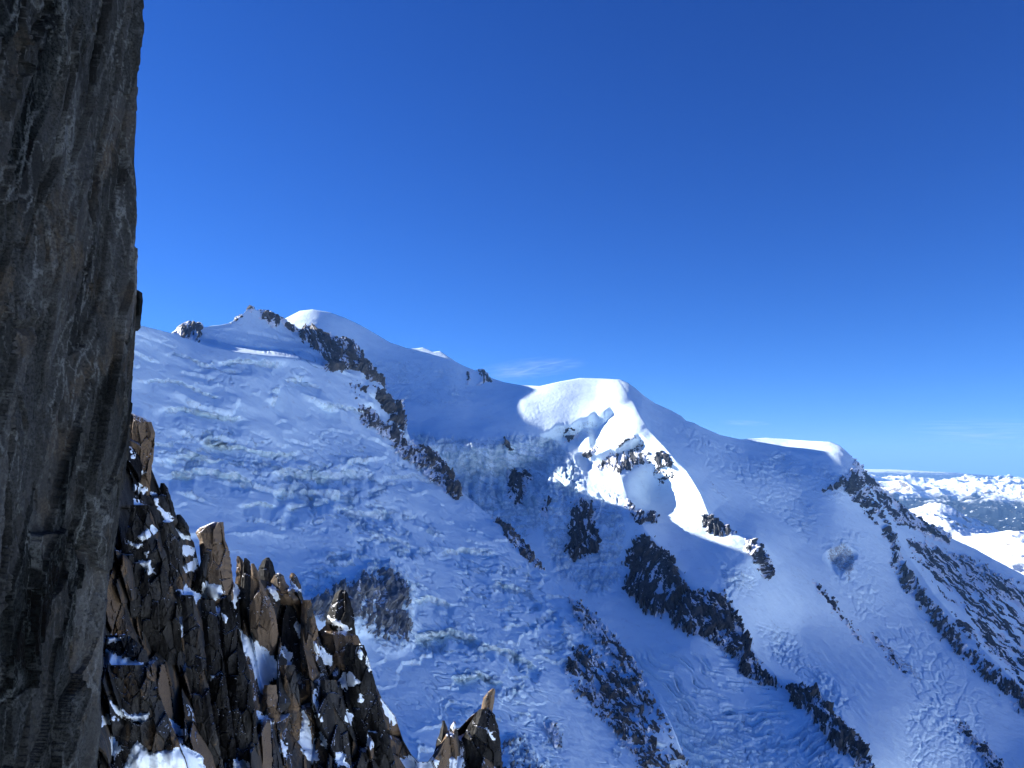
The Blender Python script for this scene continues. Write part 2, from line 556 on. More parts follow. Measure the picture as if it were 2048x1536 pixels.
def body(crest, rfun, x0, x1, ybot, step, detail, back, name, mat, label, cat, cull=None):
    xs = np.arange(x0, x1 + step, step)
    if x0 < 150:
        xs = np.concatenate([np.arange(-320, x0, 9.0), xs])
    cy = crest_y(crest, xs)
    nr = int((ybot - cy.min()) / step)
    v = np.linspace(0, 1, nr)[:, None]
    px = np.broadcast_to(xs[None, :], (nr, len(xs))).copy()
    kw_ = int(90 / step) | 1
    cs = np.convolve(np.pad(cy, kw_ // 2, mode='edge'), np.ones(kw_) / kw_, mode='valid')
    cs = np.convolve(np.pad(cs, kw_ // 2, mode='edge'), np.ones(kw_) / kw_, mode='valid')
    py = cs[None, :] + (ybot - cs[None, :]) * v + (cy - cs)[None, :] * np.exp(-11.0 * v) * (1 - v)
    P = at(px, py, rfun(px, py))
    Pd, at_ice, at_rock = detail(px, py, P)
    # the far side of the mountain: falls away behind the crest
    crest_p = Pd[0]
    rows = []
    for row in back:
        dist, drop = row[0], row[1]
        if len(row) == 3:                          # unseen high ridge behind the left crest, shaped for the shadow it casts
            k_ = sstep(660, 610, xs)
            drop = drop + (row[2] - drop) * k_
        q = crest_p.copy()
        h = np.hypot(q[:, 0], q[:, 1])
        q[:, 0] += q[:, 0] / h * dist
        q[:, 1] += q[:, 1] / h * dist
        q[:, 2] -= drop
        rows.append(q)
    rows = np.stack(rows[::-1], 0)
    V = np.concatenate([rows, Pd], 0)
    nb = len(back)
    ice = np.concatenate([np.zeros((nb, len(xs))), at_ice], 0)
    rk = np.concatenate([np.zeros((nb, len(xs))), at_rock], 0)
    q = grid_quads(V.shape[0], V.shape[1])
    if cull is not None:
        kp = np.concatenate([np.ones((nb, len(xs)), bool), ~cull(px, py)], 0)
        q = q[kp.ravel()[q].any(1)]
    me = mesh_from(name, V, q)
    attr(me, 'ice', ice)
    attr(me, 'rock', rk)
    return put(name, me, mat, label=label, cat=cat, kind='structure')


def zone(px, py, poly, feather=25.0, wob=0.0, seed=0):
    d = inside(px, py, poly)
    if wob:
        d = d + wob * fbm(px / 60.0, py / 60.0, None, 3, seed)
    return sstep(-feather * 0.5, feather * 0.5, d)


def terraces(q, warp, sharp=0.07):
    """slope broken into steps: returns relief (0..1) and the steep-face mask"""
    t = q + warp
    fr = t - np.floor(t)
    rel = np.where(fr < 1 - sharp, 1 - fr / (1 - sharp), (fr - (1 - sharp)) / sharp)
    face = sstep(1 - sharp * 1.8, 1 - sharp, fr) + sstep(sharp * 0.6, 0, fr)
    return rel, np.clip(face, 0, 1), np.floor(t)


def iceblocks(px, py, cw, ch, ang, seed):
    """chaotic seracs: relief in -1..1 and gaps between blocks"""
    c, s_ = math.cos(ang), math.sin(ang)
    wx = px + 9 * perlin(px / 34.0, py / 34.0, None, seed + 40)
    wy = py + 9 * perlin(px / 34.0, py / 34.0, None, seed + 41)
    u = (wx * c + wy * s_) / cw
    v = (-wx * s_ + wy * c) / ch
    z1, g1, _ = facets(u, v, seed, 1.6)
    z2, g2, _ = facets(u * 2.3 + 3.1, v * 2.3, seed + 1, 1.6)
    return 0.7 * z1 + 0.4 * z2, sstep(0.0, 0.16, g1)


A_SERAC = [  # polygon, strength
    ([(300, 870), (420, 850), (560, 890), (700, 880), (800, 930), (780, 1010), (640, 1010), (480, 960), (330, 950)], 0.9),
    ([(600, 960), (760, 980), (900, 1060), (880, 1120), (760, 1130), (640, 1080)], 0.8),
    ([(930, 1120), (1060, 1130), (1180, 1260), (1120, 1330), (1000, 1260), (920, 1200)], 0.75),
    ([(820, 1230), (960, 1240), (1080, 1330), (1060, 1420), (900, 1330), (820, 1290)], 0.9),
    ([(985, 1420), (1060, 1415), (1110, 1470), (1140, 1560), (1020, 1560), (985, 1480)], 0.7),
    ([(640, 1080), (760, 1090), (860, 1150), (840, 1210), (720, 1160), (600, 1190)], 0.9),
    ([(650, 690), (600, 700), (480, 720), (420, 760), (560, 770), (660, 740)], 0.35),
    ([(880, 1360), (960, 1330), (1000, 1380), (960, 1480), (870, 1440)], 0.5)]
A_FROST = [([(640, 1190), (700, 1150), (745, 1132), (775, 1126), (810, 1150), (826, 1190), (830, 1250), (822, 1290), (795, 1306), (765, 1298), (735, 1280), (660, 1240)], 0.30),
           ([(1003, 1490), (1040, 1480), (1070, 1515), (1090, 1570), (1000, 1570)], 0.30),
           ([(1105, 1260), (1125, 1240), (1150, 1270), (1150, 1310), (1128, 1310)], 0.4)]


def A_detail(px, py, P):
    N = grid_normals(P)
    N[N[..., 2] < 0] *= -1
    x, y, z = P[..., 0], P[..., 1], P[..., 2]
    scale = np.hypot(x, y) / F_PX                 # metres in one photo pixel
    big = fbm(x / 330, y / 330, z / 330, 3, 1)
    med = fbm(x / 75, y / 75, z / 75, 4, 11)
    fine = fbm(x / 16, y / 16, z / 16, 3, 21)
    tex = fbm(x / 6.5, y / 6.5, z / 6.5, 2, 25)
    d = 16 * big + 3.4 * med + 0.5 * fine + 0.16 * tex
    # long lips and ice steps that follow the contours of the upper slope
    m_up = sstep(1130, 960, py) * sstep(900, 700, px) * sstep(655, 700, py)
    w = 1.7 * fbm(x / 520, y / 520, z / 520, 3, 31) + 0.28 * med + 0.0012 * (px - 300)
    rel, face, k = terraces(z / 105.0, w, 0.055)
    brk = sstep(0.02, 0.34, perlin(x / 150 + k * 3.7, y / 150, z / 300, 33)) * (0.45 + 0.75 * sstep(-0.4, 0.5, perlin(x / 90, y / 90, z / 90, 35)))
    d = d + 24 * (rel - 0.5) * m_up * brk
    ice = 0.55 * face * m_up * brk
    rel2, face2, k2 = terraces(z / 41.0 + 0.3, 2.2 * big + 1.1 * med, 0.10)
    brk2 = sstep(0.12, 0.42, perlin(x / 110 + k2 * 1.9, y / 110, z / 200, 37)) * sstep(600, 720, py)
    d = d + 8 * (rel2 - 0.5) * brk2
    ice = np.maximum(ice, 0.4 * face2 * brk2)
    wf = A_walls(px, py)[1]
    ice = np.maximum(ice, 0.62 * wf)
    # broken ice: steps, leaning blocks and open cracks
    blocks, gaps = iceblocks(px, py, 30, 16, 0.45, 3)
    blocks2, gaps2 = iceblocks(px, py, 12, 7, 0.6, 9)
    crink = ridged(x / 26, y / 26, z / 26, 4, 51)
    sm = np.zeros(px.shape)
    for i, (poly, st) in enumerate(A_SERAC):
        sm = np.maximum(sm, st * zone(px, py, poly, 50, 28, 60 + i))
    patch = sstep(0.0, 0.22, fbm(px / 46.0, py / 30.0, None, 4, 70))
    sm2 = sm * (0.10 + 0.90 * patch)
    rel3, face3, k3 = terraces(z / 24.0, 2.6 * big + 2.2 * med, 0.16)
    brk3 = sstep(-0.1, 0.15, perlin(x / 60 + k3 * 1.3, y / 60, z / 120, 57))
    cu = px * 0.93 + py * 0.36; cv = -px * 0.36 + py * 0.93
    wob = 10 * perlin(px / 40.0, py / 40.0, None, 58)
    ck = np.abs(perlin(cu / 46.0, (cv + wob) / 12.0, None, 59))
    ckm = sstep(0.05, 0.35, perlin(px / 55.0, py / 35.0, None, 61))
    crack = sstep(0.07, 0.0, ck) * ckm * sstep(0.15, 0.5, sm + 0.25)
    d = d + sm2 * (2.6 * blocks + 0.8 * blocks2 - 8.0 * (1 - gaps) + 1.5 * (crink - 0.5)) + sm * 11 * (rel3 - 0.5) * brk3 * (0.3 + 0.7 * patch) - 9.0 * crack
    ice = np.maximum(ice, sm2 * (0.30 + 0.45 * patch))
    ice = np.maximum(ice, 0.75 * sm * face3 * brk3)
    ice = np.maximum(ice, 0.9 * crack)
    rock = np.zeros(px.shape)
    for i, (poly, st) in enumerate(A_FROST):
        zf = zone(px, py, poly, 26, 16, 80 + i)
        rock = np.maximum(rock, st * zf)
        d = d + zf * (6 * (crink - 0.5) + 2.2 * blocks2 + 10)
        ice = np.maximum(ice, 0.5 * zf)
    # downhill grooves of the lower slope
    g = ridged((px * 0.75 - py * 0.66) / 17.0, (px * 0.66 + py * 0.75) / 150.0, None, 3, 90)
    d = d - 2.0 * (g - 0.5) * sstep(1000, 1120, py)
    ld, _, _ = seg_dist(px, py, LIP)
    d = d * (1 - 0.85 * np.exp(-(ld / 14.0) ** 2))
    edge = sstep(0, 10, py - crest_y(A_CREST, px))
    d = d * (0.35 + 0.65 * edge)
    return P + N * d[..., None], ice, rock


C_SERAC = [
    ([(830, 872), (960, 880), (1020, 870), (1110, 880), (1160, 930), (1170, 990), (1120, 1010), (1050, 1080), (960, 1030), (880, 960)], 1.0, (14, 40, 0.0)),
    ([(1100, 990), (1240, 985), (1250, 1060), (1240, 1170), (1180, 1190), (1110, 1150), (1080, 1060)], 0.75, (16, 30, 0.2)),
    ([(1090, 858), (1130, 848), (1180, 838), (1238, 806), (1215, 850), (1190, 872), (1150, 884), (1120, 880)], 0.55, (7, 34, 0.1)),
    ([(1035, 835), (1075, 808), (1095, 815), (1080, 828), (1045, 840)], 0.28, (9, 14, 0.2)),
    ([(1150, 892), (1185, 888), (1240, 870), (1275, 862), (1272, 884), (1225, 908), (1200, 930), (1165, 915)], 0.38, (7, 22, 0.1)),
    ([(1360, 840), (1440, 880), (1560, 940), (1640, 1020), (1620, 1080), (1520, 1010), (1420, 930), (1350, 880)], 0.42, (22, 14, 0.65)),
    ([(1530, 900), (1640, 930), (1700, 960), (1690, 1010), (1620, 990), (1550, 950)], 0.5, (20, 9, 0.25)),
    ([(1640, 1080), (1710, 1060), (1760, 1140), (1770, 1240), (1720, 1240), (1670, 1160)], 0.32, (12, 20, 0.3)),
    ([(1740, 1230), (1850, 1250), (1960, 1400), (1980, 1540), (1880, 1480), (1790, 1330)], 0.3, (24, 14, 0.7)),
    ([(1820, 1420), (1900, 1410), (1960, 1500), (1960, 1600), (1810, 1600)], 0.3, (14, 24, 0.2)),
    ([(1520, 1250), (1580, 1260), (1640, 1330), (1700, 1400), (1680, 1430), (1600, 1360), (1530, 1300)], 0.45, (12, 10, 0.6)),
    ([(1430, 1120), (1500, 1130), (1520, 1190), (1460, 1190)], 0.55, (16, 12, 0.4)),
    ([(820, 715), (930, 740), (960, 800), (880, 830), (760, 780), (740, 720)], 0.45, (18, 12, 0.4)),
    ([(715, 700), (800, 740), (820, 800), (790, 800), (740, 750)], 0.5, (12, 12, 0.5))]
C_FROST = [([(1650, 1098), (1685, 1080), (1708, 1098), (1712, 1130), (1700, 1158), (1678, 1140), (1660, 1125)], 0.55),
           ([(1760, 1270), (1790, 1300), (1830, 1340), (1850, 1372), (1820, 1355), (1775, 1310)], 0.5),
           ([(1420, 960), (1450, 985), (1480, 1020), (1470, 1020), (1430, 985)], 0.4)]
GLACIER = [(1180, 1230), (1290, 1300), (1430, 1280), (1480, 1350), (1560, 1400), (1650, 1470), (1700, 1570), (1400, 1570), (1330, 1420), (1270, 1330)]


def C_detail(px, py, P):
    N = grid_normals(P)
    N[N[..., 2] < 0] *= -1
    x, y, z = P[..., 0], P[..., 1], P[..., 2]
    big = fbm(x / 520, y / 520, z / 520, 3, 101)
    med = fbm(x / 120, y / 120, z / 120, 4, 111)
    fine = fbm(x / 26, y / 26, z / 26, 3, 121)
    tex = fbm(x / 11, y / 11, z / 11, 2, 125)
    d = 14 * big + 4.5 * med + 0.8 * fine + 0.3 * tex
    crink = ridged(x / 42, y / 42, z / 42, 4, 131)
    patch = sstep(-0.1, 0.25, fbm(px / 38.0, py / 30.0, None, 3, 141))
    ice = np.zeros(px.shape); rock = np.zeros(px.shape)
    for i, (poly, st, (cw, ch, ang)) in enumerate(C_SERAC):
        zc = st * zone(px, py, poly, 26, 14, 150 + i)
        sel = zc > 0.003
        if not sel.any():
            continue
        b, g = iceblocks(px[sel], py[sel], cw, ch, ang, 13 + i)
        b2, g2 = iceblocks(px[sel], py[sel], cw * 0.4, ch * 0.4, ang, 33 + i)
        zz = zc[sel] * (0.45 + 0.55 * patch[sel])
        rl, fc, kk = terraces(z[sel] / 44.0, 2.4 * big[sel] + 1.6 * med[sel], 0.16)
        d[sel] += zz * (6.5 * b + 1.5 * b2 - 13 * (1 - g) + 4 * (crink[sel] - 0.5) + 13 * (rl - 0.5))
        ice[sel] = np.maximum(ice[sel], 0.8 * zc[sel] * fc)
        ice[sel] = np.maximum(ice[sel], zz * 0.75)
    zi = np.maximum(zone(px, py, C_SERAC[0][0], 30, 16, 171), 0.8 * zone(px, py, C_SERAC[1][0], 30, 16, 172))
    fx = px + 9 * perlin(px / 30.0, py / 30.0, None, 176)
    fl = 0.6 * ridged(fx / 12.0 + 0.8 * med, py / 46.0, None, 4, 174) + 0.4 * ridged(fx / 24.0, py / 22.0, None, 3, 178)
    d = d + zi * 16 * (fl - 0.5)
    ice = np.maximum(ice, zi * (0.22 + 0.42 * sstep(0.66, 0.40, fl)))
    for i, (poly, st) in enumerate(C_FROST):
        zf = zone(px, py, poly, 16, 10, 180 + i)
        rock = np.maximum(rock, st * zf)
        d = d + zf * 10 * (crink - 0.2)
    # crevasses across the lower glacier
    zg = zone(px, py, GLACIER, 50, 25, 190) * sstep(1240, 1330, py + 0.25 * (px - 1400))
    arc = py + 0.0022 * (px - 1440) ** 2 - 0.35 * (px - 1440)
    wv = arc / 15.0 + 2.0 * fbm(px / 110.0, py / 70.0, None, 3, 200) + 0.15 * perlin(px / 12.0, py / 12.0, None, 204)
    fr = np.abs(wv - np.floor(wv) - 0.5)
    kk = np.floor(wv)
    seg = sstep(-0.15, 0.1, perlin(px / 48.0 + kk * 5.3, kk * 1.7, None, 210))
    low = sstep(1380, 1500, py)
    crev = sstep(0.19, 0.07, fr) * seg
    b, g = iceblocks(px, py, 20, 11, -0.3, 77)
    ck = np.abs(perlin((px * 0.8 + py * 0.6) / 30.0, (py * 0.8 - px * 0.6) / 16.0, None, 214))
    crk = sstep(0.06, 0.0, ck) * sstep(0.0, 0.3, perlin(px / 40.0, py / 40.0, None, 216))
    saw = wv - kk
    d = d + zg * (-20 * crev - 12 * crk * low + 9 * (saw - 0.5) * seg + low * (2.5 * b - 8 * (1 - g) * patch))
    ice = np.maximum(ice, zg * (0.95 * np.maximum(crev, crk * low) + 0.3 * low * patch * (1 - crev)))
    # wind and avalanche grooves down the flanks on the right
    gr = ridged((px * 0.78 - py * 0.62) / 15.0, (px * 0.62 + py * 0.78) / 170.0, None, 3, 220)
    gm = sstep(1300, 1450, px) * sstep(930, 1050, py)
    d = d - 3.5 * (gr - 0.5) * gm * sstep(-0.3, 0.4, perlin(px / 90.0, py / 90.0, None, 224))
    ice = np.maximum(ice, 0.32 * gm * sstep(0.1, 0.5, fbm((px * 0.78 - py * 0.62) / 26.0, (px * 0.62 + py * 0.78) / 90.0, None, 3, 230)))
    calm = zone(px, py, [(1000, 750), (1300, 750), (1290, 880), (1210, 925), (1140, 890), (1090, 862), (1020, 860)], 30)
    d = d * (1 - 0.55 * calm)
    edge = sstep(0, 14, py - crest_y(C_CREST, px))
    d = d * (0.25 + 0.75 * edge)
    return P + N * d[..., None], ice, rock


STEP = 1.8
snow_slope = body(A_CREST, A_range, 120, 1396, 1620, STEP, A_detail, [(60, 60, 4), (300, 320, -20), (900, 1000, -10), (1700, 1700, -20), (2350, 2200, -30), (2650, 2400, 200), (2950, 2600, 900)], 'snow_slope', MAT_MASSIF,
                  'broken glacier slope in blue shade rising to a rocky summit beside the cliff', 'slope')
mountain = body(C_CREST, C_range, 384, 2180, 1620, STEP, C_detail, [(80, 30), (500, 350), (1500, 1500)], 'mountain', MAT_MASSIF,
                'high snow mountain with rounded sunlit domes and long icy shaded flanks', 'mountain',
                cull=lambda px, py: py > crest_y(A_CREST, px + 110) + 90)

# ------------------------------------------------------------------ rock outcrops standing out of the snow
def mat_rock(name, dark, light, warm, scale, snow_lo, snow_hi):
    """weathered granite with snow caught where it lies flat; 'snow' attribute = how snowy the outcrop is"""
    k = NT(name)
    p = k.pos()
    n1 = k.noise(p, scale, 6, 0.62)
    n2 = k.noise(p, scale * 4.5, 6, 0.65)
    n3 = k.noise(k.mapping(p, (1, 1, 0.25)), scale * 1.6, 4, 0.6)
    base = k.mix(k.ramp(n1, 0.35, 0.65), dark, light)
    base = k.mix(k.ramp(n3, 0.52, 0.72), base, warm)
    base = k.mix(k.ramp(n2, 0.3, 0.7, 0.0, 0.35), base, dark)
    up = k.math('ADD', k.math('MULTIPLY', k.nz(), 0.75), k.math('MULTIPLY', k.math('SUBTRACT', n2, 0.5), 0.30))
    up = k.math('ADD', up, k.math('MULTIPLY', k.math('SUBTRACT', k.attr('snow'), 0.5), 0.9))
    sm = k.ramp(up, snow_lo, snow_hi)
    col = k.mix(sm, base, (0.82, 0.83, 0.85))
    nrm = k.bump(k.math('ADD', n2, k.math('MULTIPLY', n1, 1.5)), 0.8, 0.5 / scale * 0.35)
    k.bsdf(col, 0.8, nrm, 0.2)
    return k.m


MAT_FROST = mat_rock('frosted_granite', (0.11, 0.115, 0.12), (0.24, 0.25, 0.26), (0.20, 0.185, 0.17), 0.06, 0.60, 0.85)
MAT_OUT = mat_rock('outcrop_granite', (0.038, 0.039, 0.042), (0.12, 0.113, 0.105), (0.16, 0.13, 0.10), 0.045, 0.625, 0.665)
MAT_OUTC = mat_rock('far_outcrop_granite', (0.016, 0.019, 0.025), (0.048, 0.052, 0.058), (0.085, 0.078, 0.07), 0.03, 0.645, 0.685)


def outcrop(rfun, poly, label, relief=16.0, cover=0.5, snow=0.5, cell=(9, 14), ang=0.0, seed=0, mat=None, skyline=False, group=None, grow=4.0, fray=3.0, name='rock_outcrop', fine=1.0):
    pa = np.array(poly, float)
    x0, y0 = pa.min(0) - 8; x1, y1 = pa.max(0) + 8
    st = 1.5
    xs = np.arange(x0, x1, st); ys = np.arange(y0, y1, st)
    px, py = np.meshgrid(xs, ys)
    r = rfun(px, py)
    P = at(px, py, r)
    N = grid_normals(P)
    N[N[..., 2] < 0] *= -1
    s = r / F_PX
    d = inside(px, py, poly) + fray * 2.0 * perlin(px / 8.0, py / 8.0, None, seed) + fray * 1.3 * perlin(px / 3.1, py / 3.1, None, seed + 1)
    c, sn = math.cos(ang), math.sin(ang)
    wx = px + 5 * perlin(px / 19.0, py / 19.0, None, seed + 21); wy = py + 5 * perlin(px / 19.0, py / 19.0, None, seed + 22)
    u = wx * c + wy * sn; v = -wx * sn + wy * c
    z1, g1, _ = facets(u / (cell[0] * 1.9), v / (cell[1] * 1.9), seed + 2, 2.0)
    z2, g2, _ = facets(u / (cell[0] * 0.75), v / (cell[1] * 0.75), seed + 5, 2.0)
    rg = ridged(u / 16.0, v / 34.0, None, 4, seed + 7)
    body_h = sstep(-1, grow * 2.2, d)
    rough = 0.42 * z1 + 0.2 * z2 + 0.75 * (rg - 0.55)
    rel = relief * 0.62
    off = rel * body_h * (0.45 + 0.9 * rough + (cover - 0.5) * 1.3) - 6.0 * sstep(2, -5, d)
    streak = 1.5 * fbm(u / (5.5 * fine), v / 28.0, None, 4, seed + 31) + 0.45 * fbm(px / 5.0, py / 5.0, None, 2, seed + 33) - 0.45 * (rg - 0.55) - 0.25 * z1
    snow_v = snow + 0.9 * streak + 0.5 * sstep(8, -2, d)
    Q = P + N * off[..., None]
    keep = d > -3.5
    kq = keep[:-1, :-1] & keep[1:, :-1] & keep[1:, 1:] & keep[:-1, 1:]
    q = grid_quads(*px.shape)[kq.ravel()]
    V = Q.reshape(-1, 3)
    if skyline:                                    # closed rock: a back side some tens of metres behind
        h = np.hypot(V[:, 0], V[:, 1])[:, None]
        depth = (20 + 1.5 * np.clip(d.ravel(), 0, 20))[:, None] * s.ravel()[:, None]
        B = V.copy()
        B[:, :2] += V[:, :2] / h * depth
        B[:, 2] -= 0.35 * depth[:, 0]
        q = np.concatenate([q, q[:, ::-1] + len(V)])
        V = np.concatenate([V, B])
    used = np.unique(q)
    remap = np.full(len(V), -1, np.int32)
    remap[used] = np.arange(len(used))
    me = mesh_from(name, V[used], remap[q], False)
    attr(me, 'snow', np.resize(snow_v.ravel(), len(V))[used])
    return put(name, me, mat, label=label, cat='rock', group=group)


RIB = 0.75
A_OUT = [
    ([(347, 664), (362, 650), (380, 643), (400, 646), (407, 655), (404, 672), (398, 683), (375, 678), (355, 670)], 'rounded grey rock knob capped with snow on the left skyline', dict(relief=20, cover=0.9, snow=0.40, skyline=True, fray=2)),
    ([(493, 624), (497, 615), (501, 610), (506, 613), (509, 618), (503, 625)], 'tiny pointed rock spike on the very summit of the left peak', dict(relief=10, cover=0.9, snow=0.2, skyline=True, fray=1, grow=2)),
    ([(455, 651), (466, 643), (475, 633), (484, 629), (487, 633), (474, 644), (462, 651)], 'thin rocky crest on the left shoulder of the left peak', dict(relief=10, cover=0.7, snow=0.5, skyline=True, fray=1.5, grow=2)),
    ([(518, 622), (530, 619), (545, 625), (556, 629), (566, 636), (580, 646), (592, 654), (595, 661), (586, 661), (571, 650), (562, 642), (554, 650), (545, 652), (534, 641), (521, 635)], 'dark rocks just right of the left peak on the skyline', dict(relief=16, cover=0.95, snow=0.38, skyline=True, fray=2)),
    ([(600, 662), (611, 654), (625, 652), (638, 664), (655, 667), (668, 674), (688, 678), (702, 679), (715, 692), (728, 712), (742, 732), (758, 752), (772, 766), (762, 770), (745, 760), (728, 753), (718, 748), (700, 742), (680, 747), (660, 744), (648, 736), (642, 717), (631, 708), (617, 690), (602, 676)],
     'large jagged dark rock wall at the top of the rocky spur', dict(relief=34, cover=1.15, snow=0.36, skyline=True, cell=(11, 18), ang=-0.5, fray=2.5)),
    ([(711, 760), (725, 764), (741, 775), (740, 790), (731, 793), (718, 786), (709, 772)], 'small square rock block left of the upper spur', dict(relief=20, cover=0.7, snow=0.45)),
    ([(742, 771), (765, 781), (779, 789), (787, 805), (789, 826), (775, 829), (760, 811), (745, 791)], 'smooth brown rock hump midway on the spur crest', dict(relief=30, cover=0.85, snow=0.2, cell=(14, 26), ang=-0.6)),
    ([(793, 801), (803, 800), (809, 822), (811, 858), (803, 869), (791, 852), (777, 841), (779, 829), (791, 825)], 'upright dark rock tower on the spur crest', dict(relief=34, cover=0.85, snow=0.25, cell=(7, 22), skyline=True)),
    ([(697, 768), (711, 774), (724, 799), (740, 814), (758, 834), (767, 850), (761, 863), (744, 852), (724, 846), (710, 821), (703, 795)], 'snow-dappled brown rocks left of the dark tower', dict(relief=18, cover=0.6, snow=0.52, fray=4)),
    ([(760, 850), (790, 849), (808, 868), (819, 888), (836, 905), (852, 930), (843, 939), (825, 921), (804, 911), (794, 896), (779, 881), (764, 866)], 'broken rock band just below the dark tower', dict(relief=22, cover=0.55, snow=0.55, fray=4)),
    ([(826, 884), (846, 889), (871, 904), (887, 924), (906, 948), (921, 974), (926, 990), (915, 993), (894, 981), (884, 961), (869, 941), (849, 926), (837, 905)], 'long smooth rock rib beside the deep icy gully', dict(relief=28, cover=0.8, snow=0.35, cell=(9, 26), ang=-0.7, skyline=True)),
    ([(853, 934), (872, 946), (891, 966), (884, 973), (865, 958), (850, 942)], 'small tan rocks left of the long smooth rib', dict(relief=12, cover=0.6, snow=0.5)),
    ([(984, 1033), (1005, 1045), (1021, 1053), (1032, 1068), (1051, 1088), (1071, 1113), (1089, 1138), (1079, 1140), (1054, 1120), (1029, 1101), (1009, 1077), (998, 1055)], 'narrow dark rock strip along the middle of the ridge edge', dict(relief=20, cover=0.8, snow=0.4, cell=(7, 16), ang=-0.75, skyline=True)),
    ([(1135, 1185), (1160, 1203), (1202, 1243), (1247, 1293), (1277, 1338), (1300, 1385), (1270, 1365), (1240, 1330), (1205, 1290), (1180, 1260), (1150, 1225)], 'thin broken line of rocks on the lower ridge edge', dict(relief=14, cover=0.28, snow=0.62, cell=(6, 14), ang=-0.75, fray=7)),
    ([(1127, 1325), (1142, 1300), (1170, 1296), (1200, 1320), (1240, 1345), (1290, 1385), (1322, 1425), (1345, 1470), (1378, 1540), (1370, 1590), (1320, 1560), (1280, 1540), (1258, 1500), (1225, 1455), (1190, 1422), (1150, 1382)], 'wide snow-speckled rock face at the foot of the ridge', dict(relief=17, cover=0.42, snow=0.6, cell=(8, 15), ang=-0.6, fray=8)),
    ([(1095, 1450), (1108, 1445), (1125, 1475), (1120, 1495), (1103, 1478)], 'few small rocks poking through snow near the lower ridge', dict(relief=9, cover=0.35, snow=0.6, fray=6)),
]
outcrop(A_range, [(612, 1212), (680, 1172), (742, 1146), (768, 1136), (800, 1158), (816, 1190), (821, 1250), (815, 1284), (795, 1298), (768, 1290), (742, 1272), (690, 1262), (640, 1240)],
        'wide frosted grey rock buttress bulging from the slope behind the needles', relief=26, cover=0.8, snow=0.42, cell=(10, 20), fray=5, seed=280, mat=MAT_FROST)
outcrop(A_range, [(1001, 1492), (1036, 1484), (1066, 1516), (1090, 1570), (1000, 1570)],
        'frosted rock hump at the bottom right of the last rock tower', relief=20, cover=0.7, snow=0.46, cell=(9, 15), fray=5, seed=290, mat=MAT_FROST)
for i, (poly, lab, kw) in enumerate(A_OUT):
    outcrop(A_range, poly, lab, seed=300 + 11 * i, mat=MAT_OUT, **kw)

